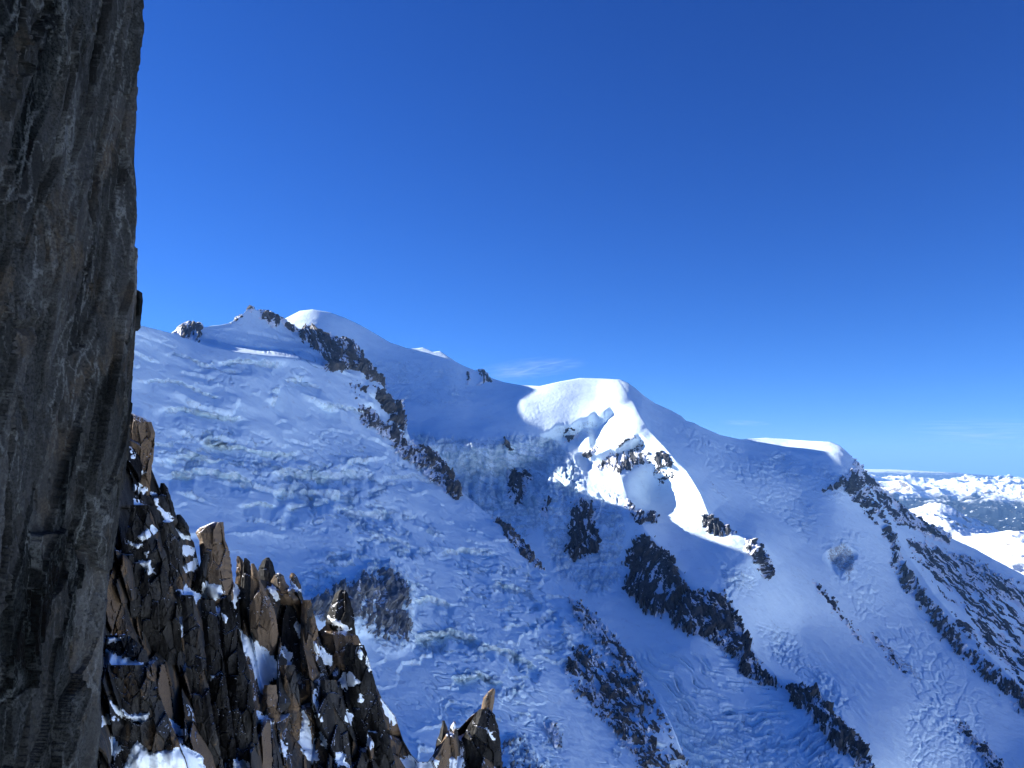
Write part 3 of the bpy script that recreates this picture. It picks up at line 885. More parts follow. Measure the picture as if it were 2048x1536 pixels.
C_OUT = [
    ([(934, 741), (941, 744), (941, 760), (936, 766), (932, 752)], 'small dark rock patch left of the crest boulder near the saddle', dict(relief=22, cover=0.8, snow=0.35, fray=2, grow=2)),
    ([(957, 741), (963, 738), (970, 743), (976, 751), (983, 763), (970, 767), (957, 767), (962, 752)], 'dark rock lump on the skyline left of the saddle', dict(relief=26, cover=0.85, snow=0.35, skyline=True, fray=2, grow=2)),
    ([(1009, 875), (1016, 884), (1025, 899), (1020, 905), (1013, 896), (1007, 884)], 'small black rock in the upper icefall', dict(relief=26, cover=0.8, snow=0.3, fray=2, grow=2)),
    ([(1128, 866), (1141, 857), (1153, 862), (1157, 872), (1145, 879), (1130, 884)], 'round rock under the sunlit dome ice cliff', dict(relief=30, cover=0.7, snow=0.4, fray=2, grow=3)),
    ([(1166, 909), (1180, 898), (1197, 888), (1199, 895), (1185, 907), (1172, 915)], 'small dark rocks under the lit shelf edge', dict(relief=22, cover=0.6, snow=0.5, fray=2, grow=2)),
    ([(1196, 931), (1224, 906), (1245, 882), (1260, 872), (1278, 879), (1286, 899), (1305, 909), (1304, 926), (1282, 931), (1262, 940), (1241, 947), (1228, 946), (1213, 938)], 'partly sunlit rock bluff below the hanging ice shelf', dict(relief=34, cover=0.55, snow=0.58, fray=4)),
    ([(1305, 918), (1322, 904), (1335, 905), (1345, 922), (1350, 952), (1340, 958), (1325, 942), (1309, 947)], 'dark rock step at the head of the lit snow ridge', dict(relief=34, cover=0.65, snow=0.5, fray=3)),
    ([(1316, 958), (1334, 953), (1342, 968), (1328, 975), (1318, 970)], 'faint grey rock beside the lit snow ridge', dict(relief=16, cover=0.45, snow=0.55, fray=3)),
    ([(1016, 945), (1028, 939), (1043, 946), (1058, 940), (1064, 953), (1056, 970), (1053, 990), (1045, 1006), (1016, 1008), (1010, 987), (1018, 966)], 'isolated dark rock tooth in the centre of the icefall', dict(relief=40, cover=0.9, snow=0.42, cell=(9, 16), fray=3)),
    ([(1089, 1001), (1098, 992), (1102, 1005), (1094, 1031), (1085, 1032), (1081, 1021)], 'small slanting rock between the icefall teeth', dict(relief=24, cover=0.6, snow=0.5, fray=3, grow=2)),
    ([(1144, 1006), (1158, 997), (1172, 1006), (1186, 1003), (1189, 1040), (1196, 1060), (1206, 1080), (1199, 1101), (1171, 1116), (1146, 1122), (1130, 1111), (1130, 1097), (1140, 1080), (1138, 1048)], 'tall dark rock island at the foot of the icefall', dict(relief=44, cover=0.85, snow=0.42, cell=(10, 20), fray=4)),
    ([(1249, 998), (1262, 1003), (1276, 1019), (1291, 1027), (1306, 1019), (1317, 1036), (1311, 1047), (1295, 1047), (1280, 1053), (1264, 1042), (1251, 1021)], 'dark rocks at the top of the long rocky rib', dict(relief=34, cover=0.6, snow=0.5, cell=(8, 14), ang=0.5, fray=4)),
    ([(1278, 1072), (1300, 1080), (1320, 1094), (1336, 1110), (1352, 1130), (1366, 1160), (1378, 1182), (1366, 1195), (1345, 1246), (1338, 1226), (1310, 1231), (1289, 1221), (1269, 1196), (1250, 1187), (1247, 1175), (1259, 1141), (1249, 1121), (1267, 1090)], 'big black rock buttress above the crevassed glacier', dict(relief=46, cover=0.85, snow=0.43, cell=(11, 22), ang=0.45, fray=6)),
    ([(1378, 1183), (1395, 1181), (1415, 1189), (1432, 1190), (1450, 1186), (1462, 1212), (1482, 1252), (1502, 1300), (1522, 1340), (1557, 1365), (1556, 1379), (1535, 1376), (1508, 1366), (1480, 1347), (1468, 1316), (1450, 1306), (1425, 1282), (1395, 1272), (1374, 1267), (1345, 1247), (1362, 1205)], 'snow-streaked dark rock wall lower on the rocky rib', dict(relief=42, cover=0.8, snow=0.46, cell=(10, 20), ang=-0.3, fray=6)),
    ([(1569, 1371), (1598, 1368), (1618, 1382), (1630, 1383), (1652, 1414), (1682, 1445), (1712, 1480), (1737, 1515), (1750, 1550), (1722, 1550), (1700, 1512), (1669, 1501), (1649, 1471), (1634, 1451), (1599, 1421), (1583, 1405), (1577, 1386)], 'lowest dark rock island of the rib beside the glacier', dict(relief=38, cover=0.9, snow=0.40, cell=(10, 18), ang=-0.5, fray=4)),
    ([(1402, 1032), (1414, 1024), (1436, 1039), (1460, 1053), (1472, 1065), (1456, 1070), (1434, 1071), (1414, 1062), (1404, 1047)], 'dark rock comb under the lit snow ridge', dict(relief=36, cover=0.8, snow=0.35, cell=(7, 16), ang=0.5, fray=3)),
    ([(1493, 1078), (1510, 1079), (1526, 1094), (1541, 1119), (1549, 1141), (1541, 1157), (1528, 1152), (1519, 1131), (1504, 1112), (1494, 1100)], 'rock comb with lit ribs at the end of the lit ridge', dict(relief=36, cover=0.72, snow=0.42, cell=(6, 16), ang=0.5, fray=3)),
    ([(1622, 1158), (1640, 1173), (1667, 1199), (1692, 1224), (1714, 1261), (1727, 1282), (1715, 1278), (1689, 1247), (1663, 1221), (1638, 1191)], 'thin frosted rock strip on the right snow flank', dict(relief=16, cover=0.45, snow=0.55, cell=(6, 14), ang=-0.75, fray=4)),
    ([(1640, 985), (1700, 945), (1712, 935), (1744, 984), (1766, 1020), (1788, 1062), (1768, 1082), (1745, 1046), (1730, 1028), (1714, 1012), (1698, 996), (1685, 975)], 'dark slabby rock below the small sunlit cap on the right', dict(relief=34, cover=0.55, snow=0.52, cell=(14, 7), ang=0.35, fray=5)),
    ([(1702, 912), (1717, 924), (1742, 955), (1772, 982), (1802, 1008), (1832, 1033), (1872, 1053), (1902, 1073), (1900, 1088), (1868, 1075), (1826, 1058), (1795, 1050), (1770, 1020), (1745, 990), (1722, 955)], 'rocky skyline crest falling from the small sunlit cap', dict(relief=17, cover=0.6, snow=0.50, cell=(6, 15), ang=-0.8, fray=3, skyline=True)),
    ([(1768, 1060), (1790, 1062), (1800, 1110), (1832, 1158), (1868, 1205), (1905, 1250), (1935, 1290), (1985, 1330), (2030, 1372), (2070, 1410), (2070, 1440), (2020, 1400), (1975, 1365), (1930, 1325), (1890, 1280), (1850, 1225), (1815, 1185), (1785, 1130)], 'long dark rock rib slanting down the right flank', dict(relief=30, cover=0.7, snow=0.48, cell=(9, 15), ang=0.45, fray=6)),
    ([(1905, 1432), (1930, 1443), (1962, 1478), (1992, 1508), (2020, 1550), (1992, 1560), (1958, 1512), (1928, 1482), (1912, 1460)], 'dark rock rib in the bottom right corner', dict(relief=26, cover=0.55, snow=0.52, cell=(8, 14), ang=-0.7, fray=5)),
    ([(1815, 1078), (1880, 1097), (1960, 1130), (2050, 1176), (2110, 1212), (2110, 1420), (2040, 1370), (1980, 1310), (1930, 1270), (1890, 1210), (1850, 1150), (1815, 1095)], 'broad snow-streaked rock face right of the long rib', dict(relief=13, cover=0.36, snow=0.56, cell=(4, 24), ang=-0.85, fray=9, fine=0.6)),
    ([(1740, 1262), (1762, 1276), (1792, 1308), (1822, 1343), (1852, 1370), (1885, 1402), (1872, 1404), (1834, 1372), (1798, 1342), (1768, 1312), (1752, 1287)], 'frosted grey rock seam in the lower right icefield', dict(relief=14, cover=0.5, snow=0.52, cell=(6, 12), ang=-0.75, fray=4)),
]
for i, (poly, lab, kw) in enumerate(C_OUT):
    if kw is not None:
        outcrop(C_range, poly, lab, seed=600 + 11 * i, mat=MAT_OUTC, **kw)

# ------------------------------------------------------------------ country beyond: foothills, far ranges, valley floor
def mat_range(name, forest_z, rocky):
    k = NT(name)
    p = k.pos()
    sx = k.n('ShaderNodeSeparateXYZ')
    k.l(p, sx.inputs[0])
    n1 = k.noise(p, 0.0016, 6, 0.6)
    n2 = k.noise(p, 0.006, 6, 0.65)
    nz = k.nz()
    rk = k.ramp(k.math('ADD', nz, k.math('MULTIPLY', k.math('SUBTRACT', n2, 0.5), 0.55)), rocky, rocky - 0.12)
    zz = k.math('ADD', sx.outputs['Z'], k.math('MULTIPLY', k.math('SUBTRACT', n1, 0.5), 700.0))
    fo = k.ramp(zz, forest_z + 120, forest_z - 120)
    fo = k.math('MULTIPLY', fo, k.ramp(n2, 0.34, 0.40))
    col = k.mix(rk, (0.76, 0.83, 0.88), k.mix(n2, (0.12, 0.11, 0.10), (0.24, 0.21, 0.18)))
    col = k.mix(fo, col, (0.012, 0.018, 0.024))
    nrm = k.bump(n2, 0.5, 60.0)
    k.bsdf(col, 0.8, nrm, 0.1)
    return k.m


def hills(name, ctrl, x0, x1, sx, r0, r1, rows, relief, scale, seed, mat, label, gain=0.53, base=0.55):
    """terrain sheet: ctrl gives the mean height at (photo column, distance in km)"""
    T = TPS([(a, b * 25.0, c) for a, b, c in ctrl], 0.004)
    xs = np.arange(x0, x1 + sx, sx)
    rr = np.geomspace(r0, r1, rows)[:, None]
    px = np.broadcast_to(xs[None, :], (rows, len(xs))).copy()
    R = np.broadcast_to(rr, px.shape).copy()
    dr = ray(px, px * 0 + 910.0)
    x = dr[..., 0] * R; y = dr[..., 1] * R
    z = T(px, R / 1000.0 * 25.0)
    wx = x / scale; wy = y / scale
    q = 0.4 * fbm(wx * 0.6, wy * 0.6, None, 2, seed + 9)
    q2 = 0.4 * fbm(wx * 0.6, wy * 0.6, None, 2, seed + 14)
    h = ridged(wx + q, wy + q2, None, 6, seed, gain) - base
    z = z + relief * h * (0.75 + 0.5 * fbm(wx * 0.4, wy * 0.4, None, 2, seed + 19))
    V = np.stack([x, y, z], -1)[::-1]
    me = mesh_from(name, V, grid_quads(V.shape[0], V.shape[1]))
    return put(name, me, mat, label=label, cat='hills', kind='structure')


MAT_NEAR = mat_range('foothill_snow', -1780, 0.84)
MAT_FAR = mat_range('range_snow', -1620, 0.82)
MAT_BLUE = mat_range('plateau_forest', -1500, 0.45)
hills('foothills', [(1500, 5, -1900), (1750, 5, -1800), (2048, 5, -1500), (2300, 5, -1300), (1500, 9, -2000), (1750, 9, -1750), (1900, 9, -1560), (2048, 8.5, -1330), (2300, 9, -1200),
                    (1500, 13, -2100), (1750, 13, -1650), (1900, 13, -1330), (2048, 12, -1180), (2300, 12, -1100), (1600, 17, -2000), (1760, 17, -1450), (1858, 18.5, -1130), (1940, 16, -1320), (2048, 15, -1500), (2300, 15, -1400),
                    (1600, 22, -2600), (1760, 22, -2200), (1900, 22, -2000), (2048, 18, -2300), (2300, 18, -2300), (2048, 22, -2650), (2300, 22, -2650), (1700, 25, -2800), (2048, 25, -2850)],
      1540, 2240, 2.2, 5200, 24000, 290, 640, 2300, 401, MAT_NEAR, 'sunlit snowy foothills with dark gullies beyond the right ridge', base=0.36)
hills('far_range', [(1500, 23, -2800), (1900, 23, -2750), (2300, 23, -2750), (1500, 28, -2300), (1760, 28, -2500), (1900, 28, -2150), (2048, 28, -2200), (2300, 28, -2200), (1500, 34, -1500), (1760, 34, -1650), (1850, 34, -1700), (1980, 33, -1500), (2100, 33, -1500), (2300, 34, -1500),
                    (1500, 39, -1300), (1770, 40, -1230), (1850, 39, -1500), (1960, 39, -1350), (2050, 39, -1350), (2300, 39, -1300), (1500, 46, -1600), (1800, 46, -1500), (2000, 46, -1450), (2300, 46, -1500), (1500, 54, -2400), (2300, 54, -2400)],
      1540, 2240, 1.8, 22500, 54000, 300, 1750, 4600, 431, MAT_FAR, 'serrated sunlit snow range far away above blue valleys', base=0.62)
hills('blue_hills', [(1400, 54, -2700), (1800, 54, -2600), (2300, 54, -2700), (1400, 66, -2200), (1780, 66, -2000), (2000, 66, -2100), (2300, 66, -2200), (1400, 78, -1800), (1775, 76, -1280), (1850, 78, -1650), (1950, 78, -1650), (2000, 78, -1950), (2300, 78, -1950), (1400, 88, -2900), (2300, 88, -2900)],
      1400, 2300, 4.0, 54000, 88000, 70, 240, 9000, 461, MAT_BLUE, 'faint flat-topped blue hills on the far horizon', gain=0.45)


def valley_floor():
    rr = np.concatenate([[0], np.geomspace(1500, 125000, 60)])
    aa = np.linspace(0, 2 * math.pi, 129)[:-1]
    R, A = np.meshgrid(rr, aa, indexing='ij')
    x = R * np.cos(A); y = R * np.sin(A)
    z = -2950 + 120 * fbm(x / 9000, y / 9000, None, 3, 480) - R * R / (2 * 6371000.0) * 0.5
    V = np.stack([x, y, z], -1)
    me = mesh_from('ground', V, grid_quads(V.shape[0], V.shape[1], True)[:, ::-1])
    k = NT('valley_ground')
    p = k.pos()
    c = k.mix(k.ramp(k.noise(p, 0.0004, 6, 0.6), 0.32, 0.42), (0.05, 0.065, 0.055), (0.72, 0.79, 0.84))
    k.bsdf(c, 0.9, None, 0.1)
    put('ground', me, k.m, label='valley floor of dark forest and snowy fields below the mountains', cat='ground', kind='structure')


valley_floor()


def fill_range():
    """unseen snowy range behind the viewer, raised and widened to bounce sunlight as fill"""
    n, m = 280, 80
    a = np.linspace(math.radians(62), math.radians(288), n)[None, :]      # azimuth clockwise from the view direction
    r = np.linspace(3000, 10500, m)[:, None]
    x = r * np.sin(a); y = r * np.cos(a)
    prof = sstep(2600, 7600, r) * sstep(10500, 8200, r)
    z = -2900 + 3150 * prof * (0.8 + 0.3 * fbm(x / 2600, y / 2600, None, 3, 470)) + 420 * prof * (ridged(x / 1500, y / 1500, None, 5, 475) - 0.5)
    V = np.stack([x, y, z], -1)
    me = mesh_from('fill_hills', V, grid_quads(m, n))
    put('fill_hills', me, mat_range('fill_snow', -2750, 0.45), label='unseen snowy range behind the viewer, enlarged to bounce sunlight onto shaded slopes', cat='hills', kind='structure')


fill_range()  # out-of-view range added as bounce light for the shaded slopes

# ------------------------------------------------------------------ the near cliff on the left
def mat_cliff(name, dark, mid, light, warm, snow_lo=2.0, scale=1.0, warm_by=0.25):
    k = NT(name)
    g = k.n('ShaderNodeNewGeometry')
    p = g.outputs['Position']
    tall = k.mapping(p, (1, 1, 0.28))
    n1 = k.noise(tall, 0.9 * scale, 6, 0.6, 0.6)
    n2 = k.noise(tall, 4.0 * scale, 7, 0.65, 0.4)
    n3 = k.noise(p, 26.0 * scale, 6, 0.7)
    nb = k.noise(k.mapping(p, (1, 1, 0.5)), 1.6 * scale, 5, 0.6, 0.5)
    tint = k.attr('tint')
    col = k.mix(k.ramp(n1, 0.32, 0.68), dark, mid)
    col = k.mix(k.ramp(k.math('ADD', nb, k.math('MULTIPLY', k.math('SUBTRACT', tint, 0.5), warm_by)), 0.50, 0.68), col, warm)
    col = k.mix(k.ramp(n2, 0.56, 0.74, 0.0, 0.7), col, light)
    col = k.mix(k.math('MULTIPLY', k.attr('vein'), k.ramp(n3, 0.30, 0.55, 0.35, 0.95)), col, light)
    col = k.mix(k.ramp(n3, 0.42, 0.62, 0.0, 0.75), col, dark)
    b = k.n('ShaderNodeBrightContrast')
    k.l(col, b.inputs['Color'])
    k.l(k.math('MULTIPLY', k.math('SUBTRACT', tint, 0.5), 0.07), b.inputs['Bright'])
    col = b.outputs[0]
    up = k.math('ADD', k.nz(), k.math('MULTIPLY', k.math('SUBTRACT', k.noise(p, 0.8 * scale, 4, 0.55), 0.5), 1.6))
    sm = k.ramp(up, snow_lo, snow_lo + 0.08)
    col = k.mix(sm, col, (0.84, 0.85, 0.87))
    hgt = k.math('ADD', k.math('MULTIPLY', n3, 0.35), n2)
    nrm = k.bump(hgt, 0.9, 0.12 / scale)
    k.bsdf(col, 0.9, nrm, 0.12)
    return k.m


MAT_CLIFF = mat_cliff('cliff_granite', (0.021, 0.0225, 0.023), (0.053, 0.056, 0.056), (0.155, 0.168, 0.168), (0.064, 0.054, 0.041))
CL_EDGE = [(-900, 300), (-60, 290), (0, 288), (70, 286), (90, 284), (125, 282), (150, 277), (200, 273), (300, 271), (390, 274), (470, 272), (560, 270), (600, 269), (660, 267), (720, 264), (800, 261),
           (830, 258), (900, 253), (960, 246), (1030, 236), (1100, 226), (1200, 215), (1300, 208), (1400, 203), (1536, 197), (1640, 190), (2400, 150)]
cliff = put('cliff', None, None, label='tall dark granite cliff filling the left edge of the picture', cat='cliff')


def build_cliff():
    ys = np.concatenate([np.linspace(-900, -60, 24)[:-1], np.arange(-60, 1600, 2.4), np.linspace(1600, 2400, 16)])
    e = np.array(CL_EDGE, float)
    ex = np.interp(ys, e[:, 0], e[:, 1]) + 3.0 * fbm(ys / 55.0, ys * 0 + 3.3, None, 3, 500)
    st_, _, _ = facets(ys / 46.0, ys * 0 + 0.5, 503, 1.2)
    st2, _, _ = facets(ys / 15.0, ys * 0 + 0.5, 505, 1.5)
    ex0 = np.interp(ys, e[:, 0], e[:, 1])
    ejag = 0.7 * (ex - ex0) + 1.5 * st_ + 0.6 * st2
    u = np.concatenate([np.linspace(-420, -12, 24)[:-1], np.arange(-12, 290, 1.9)])
    u = (u - u[0]) / (u[-1] - u[0])
    U, Y = np.meshgrid(u, ys)
    X = -420 + (ex0[:, None] + 420) * U
    X = X + ejag[:, None] * sstep(16, 0, ex0[:, None] - X)
    R = 8.6 + 5.6 * U + 0.0004 * (Y - 700)
    P = at(X, Y, R)
    N = grid_normals(P)
    N[N[..., 1] > 0] *= -1
    xm = X + 16 * perlin(X / 90, Y / 240, None, 510) + 5 * perlin(X / 30, Y / 60, None, 512) + 0.06 * (Y - 700)
    ym = Y + 0.9 * (X - 140) + 60 * perlin(X / 80, Y / 200, None, 514)
    xr_ = xm + 0.16 * (Y - 700)
    z0, g0, h0, i0 = facets(xm / 70.0, ym / 620.0, 511, 1.5, ids=True)
    z1, g1, h1 = facets(xr_ / 38.0, (ym + 0.8 * X) / 260.0, 513, 1.8)
    z2, g2, h2 = facets((xm - 0.1 * Y) / 14.0, (ym - X) / 90.0, 515, 1.8)
    rg = ridged(xm / 40.0, ym / 420.0, None, 4, 517)
    fn = fbm(X / 9.0, Y / 14.0, None, 4, 519)
    c1 = np.abs(perlin(xm / 24.0, ym / 260.0, None, 541) + 0.10 * fn)
    c2 = np.abs(perlin(xm / 15.0 + ym / 90.0, ym / 150.0, None, 543) + 0.08 * fn)
    cr = np.maximum(sstep(0.035, 0.0, c1) * sstep(0.0, 0.3, perlin(X / 40, Y / 150, None, 545)), sstep(0.03, 0.0, c2) * sstep(0.1, 0.4, perlin(X / 30, Y / 80, None, 547)))
    d = 0.10 * z0 + 0.06 * z1 + 0.016 * z2 + 0.06 * (rg - 0.5) + 0.022 * fn - 0.07 * cr
    crack = sstep(0.05, 0.0, g0) * sstep(0.0, 0.4, perlin(X / 90, Y / 160, None, 521))
    d = d - 0.10 * crack
    va = np.abs(perlin(xm / 30.0 + 0.004 * ym, ym / 190.0, None, 523) + 0.12 * fn)
    vb = np.abs(perlin(xm / 17.0 - 0.006 * ym, ym / 120.0, None, 527) + 0.12 * fn)
    vm = sstep(-0.2, 0.35, perlin(X / 45.0, Y / 170.0, None, 529))
    vein = np.maximum(sstep(0.055, 0.01, va), 0.7 * sstep(0.05, 0.01, vb)) * (0.35 + 0.65 * vm)
    vein = np.maximum(vein, 0.55 * sstep(0.28, 0.55, fbm(xm / 28.0, ym / 130.0, None, 4, 530)))
    edge_f = sstep(1.0, 0.97, U)
    d = d * (0.35 + 0.65 * edge_f)
    Q = P + N * d[..., None]
    # the far side turns away behind the visible edge
    wrap = []
    for dr, dx in ((0.25, -0.5), (0.8, -3), (2.2, -9), (6, -40), (16, -160), (34, -420)):
        ql = at(X[:, -1] + dx + 2 * perlin(Y[:, -1] / 30, Y[:, -1] * 0 + dr, None, 525), Y[:, -1], R[:, -1] + dr)
        wrap.append(ql)
    Q = np.concatenate([Q, np.stack(wrap, 1)], 1)
    nc = Q.shape[1]
    pad = nc - X.shape[1]
    tint = np.concatenate([RND[PERM[h0 + 5]] * 0.6 + RND[PERM[h1 + 7]] * 0.4, np.full((len(ys), pad), 0.4)], 1)
    vein = np.concatenate([np.clip(vein, 0, 1), np.zeros((len(ys), pad))], 1)
    hid = np.concatenate([i0, np.repeat(i0[:, -1:], pad, 1)], 1)
    return Q, tint, vein, hid, X, Y


def split_parts(name, V, quads, cell_of_quad, mat, parent, attrs, min_quads=60, smooth=True):
    """one child mesh for each cell of the relief (a slab of the rock)"""
    ids, inv, cnt = np.unique(cell_of_quad, return_inverse=True, return_counts=True)
    rest = []
    out = []
    order = np.argsort(inv, kind='stable')
    pos = 0
    for k_, n_ in zip(range(len(ids)), cnt):
        sel = order[pos:pos + n_]
        pos += n_
        if n_ < min_quads:
            rest.append(sel)
            continue
        out.append(sel)
    if rest and out:
        out[int(np.argmax([len(o) for o in out]))] = np.concatenate([out[int(np.argmax([len(o) for o in out]))]] + rest)
    for sel in out:
        q = quads[sel]
        used = np.unique(q)
        remap = np.full(len(V), -1, np.int32)
        remap[used] = np.arange(len(used))
        me = mesh_from(name, V[used], remap[q], smooth)
        for an, av in attrs.items():
            attr(me, an, av[used])
        put(name, me, mat, parent=parent)
    return len(out)


Qc, tintc, veinc, hidc, Xc, Yc = build_cliff()
qc = grid_quads(*Qc.shape[:2])
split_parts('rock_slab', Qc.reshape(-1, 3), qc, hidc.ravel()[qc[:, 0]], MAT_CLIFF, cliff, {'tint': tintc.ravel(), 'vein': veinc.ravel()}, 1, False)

# ------------------------------------------------------------------ the needle ridge below the cliff
MAT_NEEDLE = mat_cliff('needle_granite', (0.026, 0.026, 0.027), (0.072, 0.071, 0.068), (0.15, 0.145, 0.132), (0.19, 0.122, 0.064), 0.81, 0.42, 0.8)
MAT_SNOW = None
D_CREST = [(-320, 690), (-100, 740), (120, 800), (240, 850), (258, 880), (300, 930), (318, 975), (335, 1000), (352, 1040), (372, 1065), (388, 1085), (402, 1150), (440, 1195), (462, 1190), (475, 1165), (500, 1150), (520, 1158),
           (545, 1165), (575, 1172), (596, 1175), (606, 1200), (622, 1230), (638, 1262), (652, 1250), (690, 1255), (716, 1272), (732, 1312), (748, 1362), (765, 1400), (790, 1432), (806, 1480), (822, 1508),
           (836, 1524), (856, 1524), (876, 1495), (892, 1462), (920, 1455), (942, 1432), (958, 1420), (984, 1440), (998, 1490), (1003, 1536), (1012, 1640)]
D_PTS = [(-320, 690, 46), (-320, 1200, 32), (-320, 1640, 25), (120, 800, 60), (258, 880, 70), (300, 930, 74), (352, 1040, 80), (402, 1150, 86), (475, 1165, 92), (545, 1165, 97), (600, 1175, 100), (650, 1250, 103), (716, 1272, 106), (765, 1400, 106), (836, 1524, 108), (892, 1462, 114), (958, 1420, 119), (1003, 1536, 117), (1012, 1640, 112),
         (120, 1200, 44), (230, 1100, 56), (300, 1150, 66), (400, 1300, 75), (500, 1350, 84), (600, 1350, 92), (700, 1400, 97), (120, 1640, 34), (230, 1400, 47), (230, 1640, 40), (400, 1640, 56), (600, 1640, 78), (750, 1640, 92), (900, 1640, 104)]
D_T = TPS(D_PTS, 0.002)


def D_relief(px, py):
    """metres towards the viewer; also slab ids and gap mask"""
    lean = 0.20 * sstep(560, 330, px) + 0.06
    u = px - lean * (py - 1100) + 7 * perlin(px / 45, py / 70, None, 530)
    z0, g0, h0, i0 = facets(u / 58.0, py / 185.0, 531, 1.8, ids=True)
    z1, g1, h1 = facets(u / 36.0, py / 110.0, 533, 2.2)
    z2, g2, h2 = facets(u / 11.5, py / 28.0, 535, 2.0)
    z3, g3, h3 = facets(px / 4.2, py / 9.0, 537, 1.7)
    rg = ridged(u / 30.0, py / 130.0, None, 3, 539)
    d = 2.5 * z0 + 1.2 * z1 + 0.13 * z2 + 0.03 * z3 + 0.2 * (rg - 0.5) - 2.2 * sstep(0.12, 0.0, g0) - 0.4 * sstep(0.10, 0.0, g1)
    return d, h0, h1, rg, i0


rock_ridge = put('rock_ridge', None, None, label='jagged ridge of granite slabs and pinnacles falling away below the cliff', cat='ridge')


def build_ridge():
    xs = np.concatenate([np.arange(-320, 120, 7.0), np.arange(120, 1012.1, 2.0)])
    cy = crest_y(D_CREST, xs)
    rows = 400
    v = np.linspace(0, 1, rows)[:, None]
    PX = np.broadcast_to(xs[None, :], (rows, len(xs))).copy()
    PY = cy[None, :] + (1640 - cy[None, :]) * v
    R = D_T(PX, PY)
    d, h0, h1, rg, i0 = D_relief(PX, PY)
    edge = sstep(0, 14, PY - crest_y(D_CREST, PX))
    R = R - d * (0.4 + 0.6 * edge)
    P = at(PX, PY, R)
    back = []
    for dist, drop in ((1.2, 0.5), (5, 4), (14, 14), (40, 60)):
        b = P[0].copy()
        hh = np.hypot(b[:, 0], b[:, 1])[:, None]
        b[:, :2] += b[:, :2] / hh * dist
        b[:, 2] -= drop
        back.append(b)
    nb = len(back)
    V = np.concatenate([np.stack(back[::-1], 0), P], 0)
    ext = lambda a: np.concatenate([np.repeat(a[:1], nb, 0), a], 0)
    tint = ext(RND[PERM[h0 + 5]] * 0.55 + RND[PERM[h1 + 7]] * 0.45)
    vein = ext(0.6 * sstep(0.9, 0.98, rg))
    return V, ext(i0), tint, vein


Vd, hidd, tintd, veind = build_ridge()
qd = grid_quads(*Vd.shape[:2])
split_parts('rock_slab', Vd.reshape(-1, 3), qd, hidd.ravel()[qd[:, 0]], MAT_NEEDLE, rock_ridge, {'tint': tintd.ravel(), 'vein': veind.ravel()}, 1, False)
FG_V = [Vd.reshape(-1, 3)]
FG_Q = [qd]


def needle(label, levels, r, a=0.3, b=0.72, fat=0.7, tint=0.5, seed=0, lean=0.0, rough=1.0, name='rock_needle', parent=None, vein=0.0, mat=None, cat='rock pinnacle'):
    """an angular granite blade: levels are (photo y, left x, right x), r its distance"""
    L = np.array(levels, float)
    ys = np.arange(L[0, 0], L[-1, 0] + 0.1, 2.0)
    xl = np.interp(ys, L[:, 0], L[:, 1]); xr = np.interp(ys, L[:, 0], L[:, 2])
    jag = 1.6 * rough
    xl = xl + jag * perlin(ys / 9.0, ys * 0 + seed, None, seed) ; xr = xr + jag * perlin(ys / 9.0, ys * 0 + seed + 7, None, seed + 1)
    w = np.maximum(xr - xl, 1.0)
    mpp = r / F_PX
    wm = w * mpp
    corners = [(0.0, 0.15), (a, -0.55 * fat), (b, -0.62 * fat), (1.0, 0.05), (0.82, 0.75 * fat), (0.25, 0.8 * fat)]
    ring_t, ring_d = [], []
    nc = len(corners)
    wpx = w.max()
    for i in range(nc):
        t0, d0 = corners[i]; t1, d1 = corners[(i + 1) % nc]
        m = max(2, int(abs(t1 - t0) * wpx / 1.8)) if i < 3 else 3
        for j in range(m):
            f = j / m
            ring_t.append(t0 + (t1 - t0) * f); ring_d.append(d0 + (d1 - d0) * f)
    T = np.array(ring_t)[None, :]; Dm = np.array(ring_d)[None, :]
    PX = xl[:, None] + w[:, None] * T
    PY = np.broadcast_to(ys[:, None], PX.shape).copy()
    drift = lean * (ys - ys[0])[:, None] * mpp
    sink = 5.0 * sstep(0.62, 1.0, (ys - ys[0]) / (ys[-1] - ys[0]))[:, None]
    R = r + Dm * np.minimum(wm[:, None], 4.5) + drift + sink
    z1, g1, h1 = facets(PX / 20.0, PY / 52.0, seed + 2, 2.0)
    z2, g2, h2 = facets(PX / 6.0, PY / 12.0, seed + 3, 1.8)
    amp = np.minimum(1.0, wm[:, None] / 2.0) * rough
    front = (Dm < 0.3)
    R = R - front * amp * (0.36 * z1 + 0.06 * z2 - 0.3 * sstep(0.06, 0, g1))
    P = at(PX, PY, R)
    top = P[0].mean(0, keepdims=True)
    n = P.shape[1]
    V = np.concatenate([P.reshape(-1, 3), top])
    q = grid_quads(P.shape[0], n, True)
    ti = np.array([[(j + 1) % n, j, len(V) - 1] for j in range(n)])
    me = mesh_from(name, V, q, rough < 0.5, ti)
    tv = np.append((np.clip(tint + 0.35 * (RND[PERM[h1 + 5]] - 0.5), 0, 1)).ravel(), tint)
    attr(me, 'tint', tv)
    attr(me, 'vein', np.full(len(V), vein))
    FG_V.append(V)
    FG_Q.append(np.concatenate([q, np.concatenate([ti, ti[:, -1:]], 1)]))
    if parent is not None:
        return put(name, me, mat or MAT_NEEDLE, parent=parent)
    return put(name, me, mat or MAT_NEEDLE, label=label, cat=cat)


